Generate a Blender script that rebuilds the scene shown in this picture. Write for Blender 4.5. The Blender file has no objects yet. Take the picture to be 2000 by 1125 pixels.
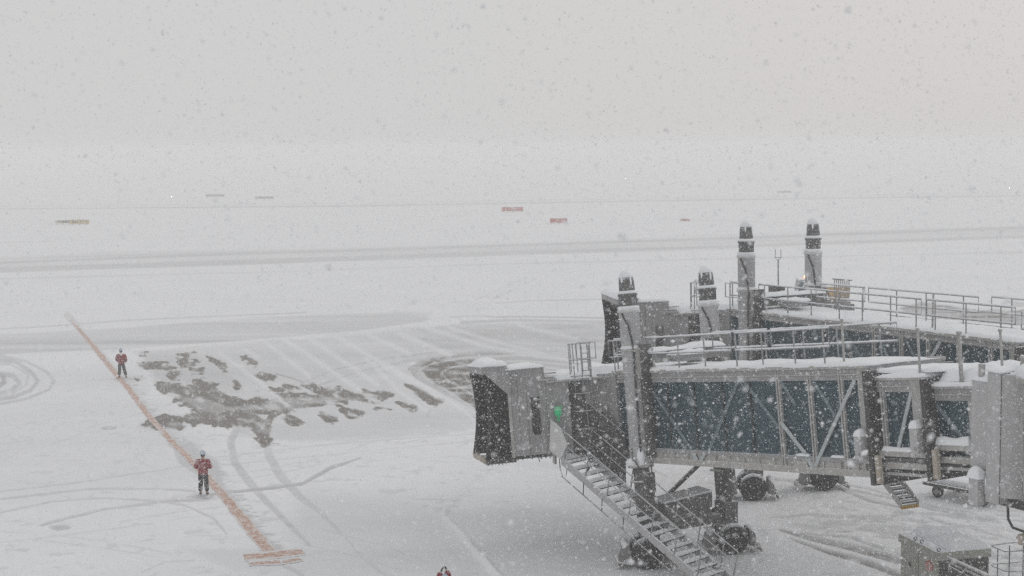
import bpy, bmesh, math, random
import numpy as np
from mathutils import Vector, Matrix, noise as mnoise

# ------------------------------------------------------------------ camera, sky, sun, exposure
SC = bpy.context.scene
COL = SC.collection
F_PX = 3000.0                       # focal length in pixels of a 2000 px wide frame
CAM_Z = 13.8
PITCH = math.atan((562.5 - 285.0) / F_PX)
ROLL = math.radians(0.6)
cam_data = bpy.data.cameras.new('camera')
cam = bpy.data.objects.new('camera', cam_data)
COL.objects.link(cam)
SC.camera = cam
cam_data.sensor_width = 36.0
cam_data.lens = 36.0 * F_PX / 2000.0
cam_data.clip_start = 0.1
cam_data.clip_end = 20000.0
cam_data.dof.use_dof = True
cam_data.dof.focus_distance = 52.0
cam_data.dof.aperture_fstop = 6.5
CAM_M = Matrix.Translation((0, 0, CAM_Z)) @ Matrix.Rotation(math.pi / 2 - PITCH, 4, 'X') @ Matrix.Rotation(-ROLL, 4, 'Z')
cam.matrix_world = CAM_M
CAM_R = CAM_M.to_3x3()
CAM_RI = CAM_R.inverted()

SUN_EL, SUN_AZ = math.radians(28), math.radians(62)      # the veiled sun, ahead and to the right
world = bpy.data.worlds.new('World')
SC.world = world
world.use_nodes = True
wn, wl = world.node_tree.nodes, world.node_tree.links
wn.clear()
w_out = wn.new('ShaderNodeOutputWorld')
w_bg = wn.new('ShaderNodeBackground')
sky = wn.new('ShaderNodeTexSky')
sky.sky_type = 'NISHITA'
sky.sun_disc = False
sky.sun_elevation = SUN_EL
sky.sun_rotation = SUN_AZ
sky.air_density = 1.0
sky.dust_density = 6.0
sky.ozone_density = 1.0
# cloud deck: the sky colour is bleached by the cloud, brighter towards the zenith, faintly warm round the veiled sun
hs = wn.new('ShaderNodeHueSaturation'); hs.inputs['Saturation'].default_value = 0.08
wl.new(sky.outputs[0], hs.inputs['Color'])
tc = wn.new('ShaderNodeTexCoord')
sep = wn.new('ShaderNodeSeparateXYZ'); wl.new(tc.outputs['Generated'], sep.inputs[0])
ramp = wn.new('ShaderNodeMapRange')
ramp.inputs['From Min'].default_value = 0.0; ramp.inputs['From Max'].default_value = 0.9
ramp.inputs['To Min'].default_value = 0.0; ramp.inputs['To Max'].default_value = 1.0
wl.new(sep.outputs['Z'], ramp.inputs['Value'])
cmix = wn.new('ShaderNodeMix'); cmix.data_type = 'RGBA'
cmix.inputs['A'].default_value = (6.60, 6.58, 6.55, 1)
cmix.inputs['B'].default_value = (6.38, 6.38, 6.42, 1)
wl.new(ramp.outputs[0], cmix.inputs['Factor'])
sdir = Vector((math.sin(math.radians(24)) * math.cos(math.radians(3)), math.cos(math.radians(24)) * math.cos(math.radians(3)), math.sin(math.radians(3))))
dotn = wn.new('ShaderNodeVectorMath'); dotn.operation = 'DOT_PRODUCT'
wl.new(tc.outputs['Generated'], dotn.inputs[0]); dotn.inputs[1].default_value = sdir
gl = wn.new('ShaderNodeMapRange'); gl.interpolation_type = 'SMOOTHSTEP'
gl.inputs['From Min'].default_value = math.cos(math.radians(30)); gl.inputs['From Max'].default_value = 1.0
wl.new(dotn.outputs['Value'], gl.inputs['Value'])
warm = wn.new('ShaderNodeMix'); warm.data_type = 'RGBA'; warm.blend_type = 'MULTIPLY'
warm.inputs['B'].default_value = (1.03, 1.002, 0.985, 1)
wl.new(gl.outputs[0], warm.inputs['Factor']); wl.new(cmix.outputs['Result'], warm.inputs['A'])
smix = wn.new('ShaderNodeMix'); smix.data_type = 'RGBA'
smix.inputs['Factor'].default_value = 0.93
wl.new(hs.outputs[0], smix.inputs['A']); wl.new(warm.outputs['Result'], smix.inputs['B'])
wl.new(smix.outputs['Result'], w_bg.inputs['Color'])
w_bg.inputs['Strength'].default_value = 0.10
wl.new(w_bg.outputs[0], w_out.inputs['Surface'])

sun_d = bpy.data.lights.new('sun', 'SUN')
sun_d.energy = 0.6
sun_d.angle = math.radians(30)
sun_d.color = (1.0, 0.96, 0.92)
sun = bpy.data.objects.new('sun', sun_d)
COL.objects.link(sun)
sun.rotation_euler = (math.pi / 2 - SUN_EL, 0, -SUN_AZ)
sun.rotation_euler = Vector((math.sin(SUN_AZ) * math.cos(SUN_EL), math.cos(SUN_AZ) * math.cos(SUN_EL), math.sin(SUN_EL))).to_track_quat('Z', 'Y').to_euler()

SC.view_settings.view_transform = 'Standard'
SC.view_settings.look = 'None'
SC.view_settings.gamma = 1.0
SC.view_settings.use_curve_mapping = False
SC.view_settings.exposure = 0.0
SC.render.engine = 'CYCLES'
SC.cycles.use_denoising = False
SC.cycles.max_bounces = 6
SC.cycles.volume_bounces = 2
SC.cycles.transparent_max_bounces = 8

# ------------------------------------------------------------------ helpers
def G(px, py, z=0.0):
    """point on the ground (height z) seen at a pixel of the 2000 x 1125 photograph"""
    d = CAM_R @ Vector((px - 1000.0, 562.5 - py, -F_PX))
    t = (z - CAM_Z) / d.z
    return Vector((d.x * t, d.y * t, z))

def P(px, py, Y):
    """point in the upright plane at distance Y seen at a pixel"""
    d = CAM_R @ Vector((px - 1000.0, 562.5 - py, -F_PX))
    t = Y / d.y
    return Vector((d.x * t, Y, CAM_Z + d.z * t))

def tag(o, label=None, cat=None, group=None, kind=None):
    if label: o['label'] = label
    if cat: o['category'] = cat
    if group: o['group'] = group
    if kind: o['kind'] = kind
    return o

def empty(name, loc, rz=0.0):
    o = bpy.data.objects.new(name, None)
    COL.objects.link(o)
    o.location = loc
    o.rotation_euler = (0, 0, rz)
    o.empty_display_size = 0.3
    return o

class MB:
    """collects shapes in a local frame (mapped by fn) and links them as ONE mesh object"""
    def __init__(self, fn=None):
        self.v, self.f, self.fn, self.s = [], [], fn or (lambda a, b, c: (a, b, c)), []
    def add(self, vs, fs, smooth=False):
        n = len(self.v)
        self.v += [self.fn(*p) for p in vs]
        self.f += [tuple(i + n for i in f) for f in fs]
        self.s += [smooth] * len(fs)
        return self
    def box(self, x0, x1, y0, y1, z0, z1):
        vs = [(x, y, z) for z in (z0, z1) for y in (y0, y1) for x in (x0, x1)]
        return self.add(vs, [(0, 2, 3, 1), (4, 5, 7, 6), (0, 1, 5, 4), (2, 6, 7, 3), (0, 4, 6, 2), (1, 3, 7, 5)])
    def hexa(self, b, t):
        """b, t: four bottom and four top corners in order"""
        return self.add(list(b) + list(t), [(3, 2, 1, 0), (4, 5, 6, 7), (0, 1, 5, 4), (1, 2, 6, 5), (2, 3, 7, 6), (3, 0, 4, 7)])
    def prism(self, poly, axis, c0, c1):
        """poly in the plane normal to axis, extruded from c0 to c1"""
        def mk(p, c):
            return {'x': (c, p[0], p[1]), 'y': (p[0], c, p[1]), 'z': (p[0], p[1], c)}[axis]
        n = len(poly)
        vs = [mk(p, c0) for p in poly] + [mk(p, c1) for p in poly]
        fs = [tuple(range(n - 1, -1, -1)), tuple(range(n, 2 * n))] + [(i, (i + 1) % n, n + (i + 1) % n, n + i) for i in range(n)]
        return self.add(vs, fs)
    def bar(self, p0, p1, w, h, up=(0, 0, 1)):
        p0, p1 = Vector(p0), Vector(p1)
        d = (p1 - p0).normalized()
        s = d.cross(Vector(up))
        if s.length < 1e-4: s = d.cross(Vector((0, 1, 0)))
        s.normalize(); u = s.cross(d)
        s *= w / 2; u *= h / 2
        return self.hexa([p0 - s - u, p0 + s - u, p1 + s - u, p1 - s - u], [p0 - s + u, p0 + s + u, p1 + s + u, p1 - s + u])
    def tube(self, pts, r, n=7, closed=False, smooth=True):
        pts = [Vector(p) for p in pts]
        m = len(pts)
        rs = r if isinstance(r, (list, tuple)) else [r] * m
        rings, prev = [], None
        for i, p in enumerate(pts):
            a = pts[(i - 1) % m] if (i > 0 or closed) else p
            b = pts[(i + 1) % m] if (i < m - 1 or closed) else p
            d = (b - a).normalized()
            if prev is None:
                s = d.cross(Vector((0, 0, 1)))
                if s.length < 1e-3: s = d.cross(Vector((0, 1, 0)))
            else:
                s = prev - d * prev.dot(d)
                if s.length < 1e-4: s = d.cross(Vector((0, 0, 1)))
            s.normalize(); prev = s
            u = d.cross(s)
            rings.append([p + (s * math.cos(t) + u * math.sin(t)) * rs[i] for t in [2 * math.pi * k / n for k in range(n)]])
        vs = [q for rg in rings for q in rg]
        fs = []
        for i in range(m if closed else m - 1):
            j = (i + 1) % m
            for k in range(n):
                l = (k + 1) % n
                fs.append((i * n + k, i * n + l, j * n + l, j * n + k))
        if not closed:
            fs.append(tuple(range(n - 1, -1, -1))); fs.append(tuple((m - 1) * n + k for k in range(n)))
        return self.add(vs, fs, smooth)
    def lathe(self, c, prof, n=24, axis='z', smooth=True):
        """prof: (radius, height) pairs from bottom to top about an axis through c"""
        vs, fs = [], []
        for r, h in prof:
            for k in range(n):
                t = 2 * math.pi * k / n
                x, y = r * math.cos(t), r * math.sin(t)
                if axis == 'z': vs.append((c[0] + x, c[1] + y, c[2] + h))
                elif axis == 'x': vs.append((c[0] + h, c[1] + x, c[2] + y))
                else: vs.append((c[0] + y, c[1] + h, c[2] + x))
        m = len(prof)
        for i in range(m - 1):
            for k in range(n):
                l = (k + 1) % n
                fs.append((i * n + k, i * n + l, (i + 1) * n + l, (i + 1) * n + k))
        fs.append(tuple(range(n - 1, -1, -1))); fs.append(tuple((m - 1) * n + k for k in range(n)))
        return self.add(vs, fs, smooth)
    def ellipsoid(self, c, r, nu=14, nv=9):
        prof = []
        vs, fs = [], []
        for i in range(nv + 1):
            ph = math.pi * i / nv
            for k in range(nu):
                t = 2 * math.pi * k / nu
                vs.append((c[0] + r[0] * math.sin(ph) * math.cos(t), c[1] + r[1] * math.sin(ph) * math.sin(t), c[2] - r[2] * math.cos(ph)))
        for i in range(nv):
            for k in range(nu):
                l = (k + 1) % nu
                fs.append((i * nu + k, i * nu + l, (i + 1) * nu + l, (i + 1) * nu + k))
        return self.add(vs, fs, True)
    def snow(self, x0, x1, y0, y1, z, th, seed=0, res=0.12, over=0.05, drop=0.03):
        """a lumpy slab of lying snow on a level rectangle"""
        x0 -= over; x1 += over; y0 -= over; y1 += over
        nx = max(4, min(160, int((x1 - x0) / res))); ny = max(4, min(60, int((y1 - y0) / res)))
        rad = min(0.16 + th * 0.8, (y1 - y0) / 2, (x1 - x0) / 2)
        vs, fs = [], []
        for j in range(ny + 1):
            for i in range(nx + 1):
                # crowd samples towards the edge
                u = i / nx; v = j / ny
                x = x0 + (x1 - x0) * u; y = y0 + (y1 - y0) * v
                d = min(x - x0, x1 - x, y - y0, y1 - y)
                e = max(0.0, min(1.0, d / rad))
                e = math.sqrt(max(0.0, 1 - (1 - e) ** 2))
                nz = mnoise.noise(Vector((x * 0.9 + seed * 7.3, y * 0.9, seed))) * 0.55 + mnoise.noise(Vector((x * 3.1, y * 3.1 + seed, seed * 2.0))) * 0.22
                h = th * e * (0.85 + nz)
                wob = mnoise.noise(Vector((x * 2.3, y * 2.3, seed + 9.0))) * 0.035
                px, py = x, y
                if d < 1e-6:
                    px += wob if (i in (0, nx)) else 0; py += wob if (j in (0, ny)) else 0
                    h = 0.012
                vs.append((px, py, z + max(0.01, h)))
        W = nx + 1
        for j in range(ny):
            for i in range(nx):
                fs.append((j * W + i, j * W + i + 1, (j + 1) * W + i + 1, (j + 1) * W + i))
        base = len(vs)
        rim = [i for i in range(W)] + [j * W + nx for j in range(1, ny + 1)] + [ny * W + i for i in range(nx - 1, -1, -1)] + [j * W for j in range(ny - 1, 0, -1)]
        for q in rim:
            vs.append((vs[q][0], vs[q][1], z - drop * (0.4 + 0.6 * abs(mnoise.noise(Vector(vs[q]) * 2.2)) * 2)))
        m = len(rim)
        for k in range(m):
            l = (k + 1) % m
            fs.append((rim[l], rim[k], base + k, base + l))
        fs.append(tuple(base + k for k in range(m - 1, -1, -1)))
        return self.add(vs, fs, True)
    def build(self, name, mat, parent=None, fix=False):
        me = bpy.data.meshes.new(name)
        me.from_pydata([tuple(p) for p in self.v], [], self.f)
        me.polygons.foreach_set('use_smooth', self.s)
        if fix:
            bm = bmesh.new(); bm.from_mesh(me)
            bmesh.ops.recalc_face_normals(bm, faces=bm.faces); bm.to_mesh(me); bm.free()
        me.update()
        me.materials.append(mat)
        o = bpy.data.objects.new(name, me)
        COL.objects.link(o)
        if parent is not None: o.parent = parent
        return o

class Each:
    """like MB, but every shape becomes a part of its own"""
    def __init__(self, fn, name, mat, parent): self.a = (fn, name, mat, parent)
    def _one(self, kind, *p, **k):
        fn, name, mat, parent = self.a
        getattr(MB(fn), kind)(*p, **k).build(name, mat, parent)
        return self
    def box(self, *p, **k): return self._one('box', *p, **k)
    def tube(self, *p, **k): return self._one('tube', *p, **k)
    def snow(self, *p, **k): return self._one('snow', *p, **k)

def arc_pts(a, b, sag, n=12):
    """a hanging line between two points"""
    a, b = Vector(a), Vector(b)
    return [a.lerp(b, k / n) + Vector((0, 0, -sag * 4 * (k / n) * (1 - k / n))) for k in range(n + 1)]

# ------------------------------------------------------------------ materials
def new_mat(name):
    m = bpy.data.materials.new(name); m.use_nodes = True
    nt = m.node_tree
    return m, nt, nt.nodes['Principled BSDF']

def coords(nt, scale=1.0):
    t = nt.nodes.new('ShaderNodeNewGeometry')
    return t.outputs['Position']

def tnoise(nt, vec, scale, detail=4.0, rough=0.55):
    n = nt.nodes.new('ShaderNodeTexNoise')
    n.inputs['Scale'].default_value = scale
    n.inputs['Detail'].default_value = detail
    n.inputs['Roughness'].default_value = rough
    nt.links.new(vec, n.inputs['Vector'])
    return n.outputs['Fac']

def mrange(nt, val, a, b, c=0.0, d=1.0, smooth=True):
    n = nt.nodes.new('ShaderNodeMapRange')
    if smooth: n.interpolation_type = 'SMOOTHSTEP'
    n.inputs['From Min'].default_value = a; n.inputs['From Max'].default_value = b
    n.inputs['To Min'].default_value = c; n.inputs['To Max'].default_value = d
    nt.links.new(val, n.inputs['Value'])
    return n.outputs['Result']

def mixc(nt, fac, a, b):
    n = nt.nodes.new('ShaderNodeMix'); n.data_type = 'RGBA'
    if isinstance(fac, float): n.inputs['Factor'].default_value = fac
    else: nt.links.new(fac, n.inputs['Factor'])
    for k, c in (('A', a), ('B', b)):
        if isinstance(c, (tuple, list)): n.inputs[k].default_value = (*c[:3], 1)
        else: nt.links.new(c, n.inputs[k])
    return n.outputs['Result']

def mathn(nt, op, a, b=None, clamp=False):
    n = nt.nodes.new('ShaderNodeMath'); n.operation = op; n.use_clamp = clamp
    for i, v in enumerate((a, b)):
        if v is None: continue
        if isinstance(v, (int, float)): n.inputs[i].default_value = v
        else: nt.links.new(v, n.inputs[i])
    return n.outputs[0]

SNOW_C = (0.86, 0.875, 0.90)

def m_snow(name='lying_snow', c=SNOW_C):
    m, nt, bs = new_mat(name)
    pos = coords(nt)
    n1 = tnoise(nt, pos, 5.0, 6)
    nt.links.new(mixc(nt, n1, tuple(x * 0.95 for x in c), c), bs.inputs['Base Color'])
    bs.inputs['Roughness'].default_value = 0.9
    bs.inputs['Specular IOR Level'].default_value = 0.2
    bp = nt.nodes.new('ShaderNodeBump'); bp.inputs['Strength'].default_value = 0.35; bp.inputs['Distance'].default_value = 0.05
    nt.links.new(tnoise(nt, pos, 9.0, 8, 0.65), bp.inputs['Height']); nt.links.new(bp.outputs[0], bs.inputs['Normal'])
    return m

def m_metal(name, c, rough=0.55, metallic=0.0, frost=0.35, dirt=0.25, fscale=9.0):
    """painted steel with streaks of dirt, and snow stuck to it in patches (more on faces that look up)"""
    m, nt, bs = new_mat(name)
    pos = coords(nt)
    st = nt.nodes.new('ShaderNodeMapping'); st.inputs['Scale'].default_value = (3.0, 3.0, 0.6)
    nt.links.new(pos, st.inputs['Vector'])
    streak = tnoise(nt, st.outputs[0], 1.6, 6, 0.6)
    base = mixc(nt, mrange(nt, streak, 0.35, 0.75), c, tuple(x * (1 - dirt) for x in c))
    g = nt.nodes.new('ShaderNodeNewGeometry')
    sp = nt.nodes.new('ShaderNodeSeparateXYZ'); nt.links.new(g.outputs['True Normal'], sp.inputs[0])
    up = mrange(nt, sp.outputs['Z'], 0.25, 0.8)
    fn = tnoise(nt, pos, fscale, 5, 0.7)
    stuck = mrange(nt, fn, 0.66 - 0.12 * frost, 0.74 - 0.12 * frost, 0.0, 0.75 * min(1.0, frost * 1.6))
    upn = mathn(nt, 'MULTIPLY', up, mrange(nt, fn, 0.30, 0.42, 0.35, 1.0))
    fac = mathn(nt, 'MAXIMUM', stuck, upn)
    nt.links.new(mixc(nt, fac, base, SNOW_C), bs.inputs['Base Color'])
    nt.links.new(mrange(nt, fac, 0, 1, rough, 0.9, False), bs.inputs['Roughness'])
    bs.inputs['Metallic'].default_value = metallic
    bs.inputs['Specular IOR Level'].default_value = 0.3
    bp = nt.nodes.new('ShaderNodeBump'); bp.inputs['Strength'].default_value = 0.25; bp.inputs['Distance'].default_value = 0.02
    nt.links.new(fn, bp.inputs['Height']); nt.links.new(bp.outputs[0], bs.inputs['Normal'])
    return m

def m_plain(name, c, rough=0.6, spec=0.3, var=0.15, scale=6.0):
    m, nt, bs = new_mat(name)
    n = tnoise(nt, coords(nt), scale, 5)
    nt.links.new(mixc(nt, n, c, tuple(x * (1 - var) for x in c)), bs.inputs['Base Color'])
    bs.inputs['Roughness'].default_value = rough
    bs.inputs['Specular IOR Level'].default_value = spec
    return m

def m_glass(name, c=(0.024, 0.062, 0.082)):
    m, nt, bs = new_mat(name)
    pos = coords(nt)
    n = tnoise(nt, pos, 0.9, 3)
    nt.links.new(mixc(nt, n, c, tuple(x * 2.2 for x in c)), bs.inputs['Base Color'])
    bs.inputs['Roughness'].default_value = 0.12
    bs.inputs['Specular IOR Level'].default_value = 0.55
    tr = nt.nodes.new('ShaderNodeBsdfTransparent'); tr.inputs[0].default_value = (0.62, 0.74, 0.80, 1)
    mx = nt.nodes.new('ShaderNodeMixShader'); mx.inputs[0].default_value = 0.6
    out = nt.nodes['Material Output']
    nt.links.new(bs.outputs[0], mx.inputs[1]); nt.links.new(tr.outputs[0], mx.inputs[2])
    nt.links.new(mx.outputs[0], out.inputs['Surface'])
    return m

def m_emit(name, c, s):
    m, nt, bs = new_mat(name)
    bs.inputs['Base Color'].default_value = (*c, 1)
    bs.inputs['Emission Color'].default_value = (*c, 1)
    bs.inputs['Emission Strength'].default_value = s
    return m

def m_cloth(name, c, snow=0.4):
    m, nt, bs = new_mat(name)
    pos = coords(nt)
    n = tnoise(nt, pos, 17.0, 4, 0.6)
    n2 = tnoise(nt, pos, 60.0, 2)
    base = mixc(nt, n2, c, tuple(x * 0.6 for x in c))
    nt.links.new(mixc(nt, mrange(nt, n, 0.62 - 0.1 * snow, 0.70 - 0.1 * snow, 0, 0.85), base, SNOW_C), bs.inputs['Base Color'])
    bs.inputs['Roughness'].default_value = 0.85
    bs.inputs['Specular IOR Level'].default_value = 0.15
    return m

M = {}
M['snow'] = m_snow()
M['panel'] = m_metal('pale_grey_panel', (0.31, 0.31, 0.315), frost=0.12, dirt=0.16)
M['wall'] = m_metal('smooth_grey_wall', (0.45, 0.45, 0.455), frost=0.12, dirt=0.14)
M['beam'] = m_metal('galvanised_beam', (0.42, 0.41, 0.395), frost=0.15, dirt=0.2)
M['post'] = m_metal('grey_post', (0.40, 0.395, 0.385), frost=0.15, dirt=0.2)
M['plate'] = m_metal('light_plate', (0.62, 0.62, 0.62), frost=0.05, dirt=0.1)
M['rail'] = m_metal('galvanised_rail', (0.30, 0.305, 0.31), rough=0.5, frost=0.25, dirt=0.2)
M['column'] = m_metal('column_tube', (0.56, 0.56, 0.565), frost=0.04, dirt=0.08)
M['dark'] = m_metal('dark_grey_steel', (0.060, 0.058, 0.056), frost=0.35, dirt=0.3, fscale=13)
M['mid'] = m_metal('sooty_grey_steel', (0.115, 0.113, 0.11), frost=0.3, dirt=0.3, fscale=11)
M['bellow'] = m_metal('black_bellows', (0.014, 0.014, 0.016), frost=0.5, dirt=0.1, fscale=14)
M['tyre'] = m_metal('tyre_rubber', (0.011, 0.011, 0.011), frost=0.0, dirt=0.1, fscale=14)
M['rim'] = m_plain('muddy_wheel_rim', (0.30, 0.22, 0.15), var=0.4)
M['cable'] = m_plain('cable', (0.05, 0.05, 0.052))
M['glass'] = m_glass('tinted_glass')
M['inner'] = m_plain('dark_interior', (0.014, 0.036, 0.050), rough=0.8, var=0.3, scale=1.0)
M['brace'] = m_metal('brace_bar', (0.42, 0.46, 0.47), frost=0.3, dirt=0.1)
M['brace_tint'] = m_plain('brace_painted_glass_tint', (0.15, 0.20, 0.23))  # bars stand outside the panes; the dimming by glass is painted into their colour
M['cap'] = m_metal('snowed_motor_cover', (0.10, 0.10, 0.10), frost=0.75, dirt=0.2, fscale=12)
M['bogie'] = m_metal('bogie_grey', (0.20, 0.20, 0.20), frost=0.2, dirt=0.3)
M['cream'] = m_plain('cream_roller', (0.42, 0.37, 0.31))
M['green'] = m_emit('green_lens', (0.0, 0.32, 0.12), 0.35)
M['cabinet'] = m_metal('olive_grey_cabinet', (0.36, 0.36, 0.32), frost=0.12, dirt=0.2, fscale=10)
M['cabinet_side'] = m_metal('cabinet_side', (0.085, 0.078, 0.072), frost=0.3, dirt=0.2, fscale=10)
M['steel'] = m_metal('dark_cage_steel', (0.075, 0.085, 0.095), frost=0.05, dirt=0.1)
M['red'] = m_plain('red_sign', (0.42, 0.10, 0.09), rough=0.5)
M['white'] = m_plain('white_paint', (0.75, 0.74, 0.74), rough=0.5)
M['black'] = m_plain('black_paint', (0.02, 0.02, 0.02), rough=0.6)
M['yellow'] = m_metal('yellow_paint', (0.42, 0.26, 0.06), frost=0.35, dirt=0.2)
M['signyellow'] = m_metal('yellow_board', (0.62, 0.46, 0.18), frost=0.8, fscale=1.5)  # heavy frost on these three boards pales them in place of distance haze
M['signred'] = m_metal('orange_red_board', (0.52, 0.12, 0.08), frost=0.8, fscale=1.5)
M['signpale'] = m_metal('buff_board', (0.42, 0.36, 0.29), frost=0.8, fscale=1.5)
M['beacon'] = m_emit('amber_beacon', (1.0, 0.36, 0.12), 9.0)
M['lamp'] = m_emit('runway_lamp', (1.0, 0.97, 0.9), 8.0)
M['jacket'] = m_cloth('red_jacket', (0.27, 0.014, 0.022), 0.55)
M['trouser'] = m_cloth('black_trousers', (0.02, 0.02, 0.024), 0.35)
M['helmet'] = m_plain('pale_blue_helmet', (0.42, 0.49, 0.60), rough=0.35)
M['skin'] = m_plain('skin', (0.45, 0.28, 0.21))
M['hair'] = m_plain('black_hair', (0.015, 0.013, 0.012))
M['glove'] = m_cloth('dark_gloves', (0.06, 0.05, 0.05), 0.3)

# ------------------------------------------------------------------ ground: numpy noise and traced snow cover
def vnoise(x, y, seed):
    xi = np.floor(x).astype(np.int64); yi = np.floor(y).astype(np.int64)
    xf = x - xi; yf = y - yi
    def h(a, b):
        n = (a * 374761393 + b * 668265263 + seed * 1442695041) & 0xffffffff
        n = ((n ^ (n >> 13)) * 1274126177) & 0xffffffff
        return ((n ^ (n >> 16)) & 0xffff) / 65535.0
    u = xf * xf * (3 - 2 * xf); v = yf * yf * (3 - 2 * yf)
    return (h(xi, yi) * (1 - u) + h(xi + 1, yi) * u) * (1 - v) + (h(xi, yi + 1) * (1 - u) + h(xi + 1, yi + 1) * u) * v

def fbm(x, y, seed, o=4):
    s = 0.0; a = 0.5; t = 0.0
    for k in range(o):
        s = s + a * vnoise(x, y, seed + k * 17); t += a
        x = x * 2.03 + 11.7; y = y * 2.03 + 5.1; a *= 0.5
    return s / t

def to_px(X, Y, Z=0.0):
    R = np.array(CAM_RI)
    dx, dy, dz = X, Y, Z - CAM_Z
    cx = R[0, 0] * dx + R[0, 1] * dy + R[0, 2] * dz
    cy = R[1, 0] * dx + R[1, 1] * dy + R[1, 2] * dz
    cz = R[2, 0] * dx + R[2, 1] * dy + R[2, 2] * dz
    cz = np.where(cz > -1.0, -1.0, cz)
    return 1000.0 + F_PX * cx / -cz, 562.5 - F_PX * cy / -cz

def sstep(x):
    x = np.clip(x, 0, 1); return x * x * (3 - 2 * x)

def line_mask(px, py, pts, w, soft=1.6):
    """1 on a traced line, 0 off it; w = width (number or one per point)"""
    out = np.zeros_like(px)
    ws = w if isinstance(w, (list, tuple)) else [w] * len(pts)
    x0 = min(p[0] for p in pts) - 60; x1 = max(p[0] for p in pts) + 60
    y0 = min(p[1] for p in pts) - 60; y1 = max(p[1] for p in pts) + 60
    sel = (px > x0) & (px < x1) & (py > y0) & (py < y1)
    if not sel.any(): return out
    qx, qy = px[sel], py[sel]
    best = np.zeros_like(qx)
    for i in range(len(pts) - 1):
        ax, ay = pts[i]; bx, by = pts[i + 1]
        dx, dy = bx - ax, by - ay
        t = np.clip(((qx - ax) * dx + (qy - ay) * dy) / (dx * dx + dy * dy + 1e-9), 0, 1)
        d = np.hypot(qx - ax - t * dx, qy - ay - t * dy)
        hw = (ws[i] + (ws[i + 1] - ws[i]) * t) / 2
        best = np.maximum(best, sstep((hw + soft / 2 - d) / soft))
    out[sel] = best
    return out

def poly_mask(px, py, pts, soft=4.0, wob=None):
    """1 inside a traced outline, softened"""
    out = np.zeros_like(px)
    x0 = min(p[0] for p in pts) - 40; x1 = max(p[0] for p in pts) + 40
    y0 = min(p[1] for p in pts) - 40; y1 = max(p[1] for p in pts) + 40
    sel = (px > x0) & (px < x1) & (py > y0) & (py < y1)
    if not sel.any(): return out
    qx, qy = px[sel], py[sel]
    inside = np.zeros(qx.shape, bool)
    dist = np.full(qx.shape, 1e9)
    n = len(pts)
    for i in range(n):
        ax, ay = pts[i]; bx, by = pts[(i + 1) % n]
        c = ((ay > qy) != (by > qy))
        xi = (bx - ax) * (qy - ay) / ((by - ay) if abs(by - ay) > 1e-9 else 1e-9) + ax
        inside ^= c & (qx < xi)
        dx, dy = bx - ax, by - ay
        t = np.clip(((qx - ax) * dx + (qy - ay) * dy) / (dx * dx + dy * dy + 1e-9), 0, 1)
        dist = np.minimum(dist, np.hypot(qx - ax - t * dx, (qy - ay - t * dy)))
    sd = np.where(inside, dist, -dist)
    if wob is not None: sd = sd + wob[sel]
    out[sel] = sstep((sd + soft / 2) / soft)
    return out

def rounded(pts, it=2):
    for _ in range(it):
        out = []
        for i in range(len(pts)):
            a, b = pts[i], pts[(i + 1) % len(pts)]
            out += [(a[0] * .75 + b[0] * .25, a[1] * .75 + b[1] * .25), (a[0] * .25 + b[0] * .75, a[1] * .25 + b[1] * .75)]
        pts = out
    return pts

def c1(pts): return [(x * 0.5023, 560 + y * 0.5022) for x, y in pts]
def c3(pts): return [(240 + x * 0.33, 660 + y * 0.33) for x, y in pts]

ORANGE = [(128, 614), (165, 655), (215, 716), (246, 752), (290, 811), (338, 864), (384, 909), (410, 936), (440, 972), (480, 1020), (516, 1064), (538, 1092)]

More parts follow.
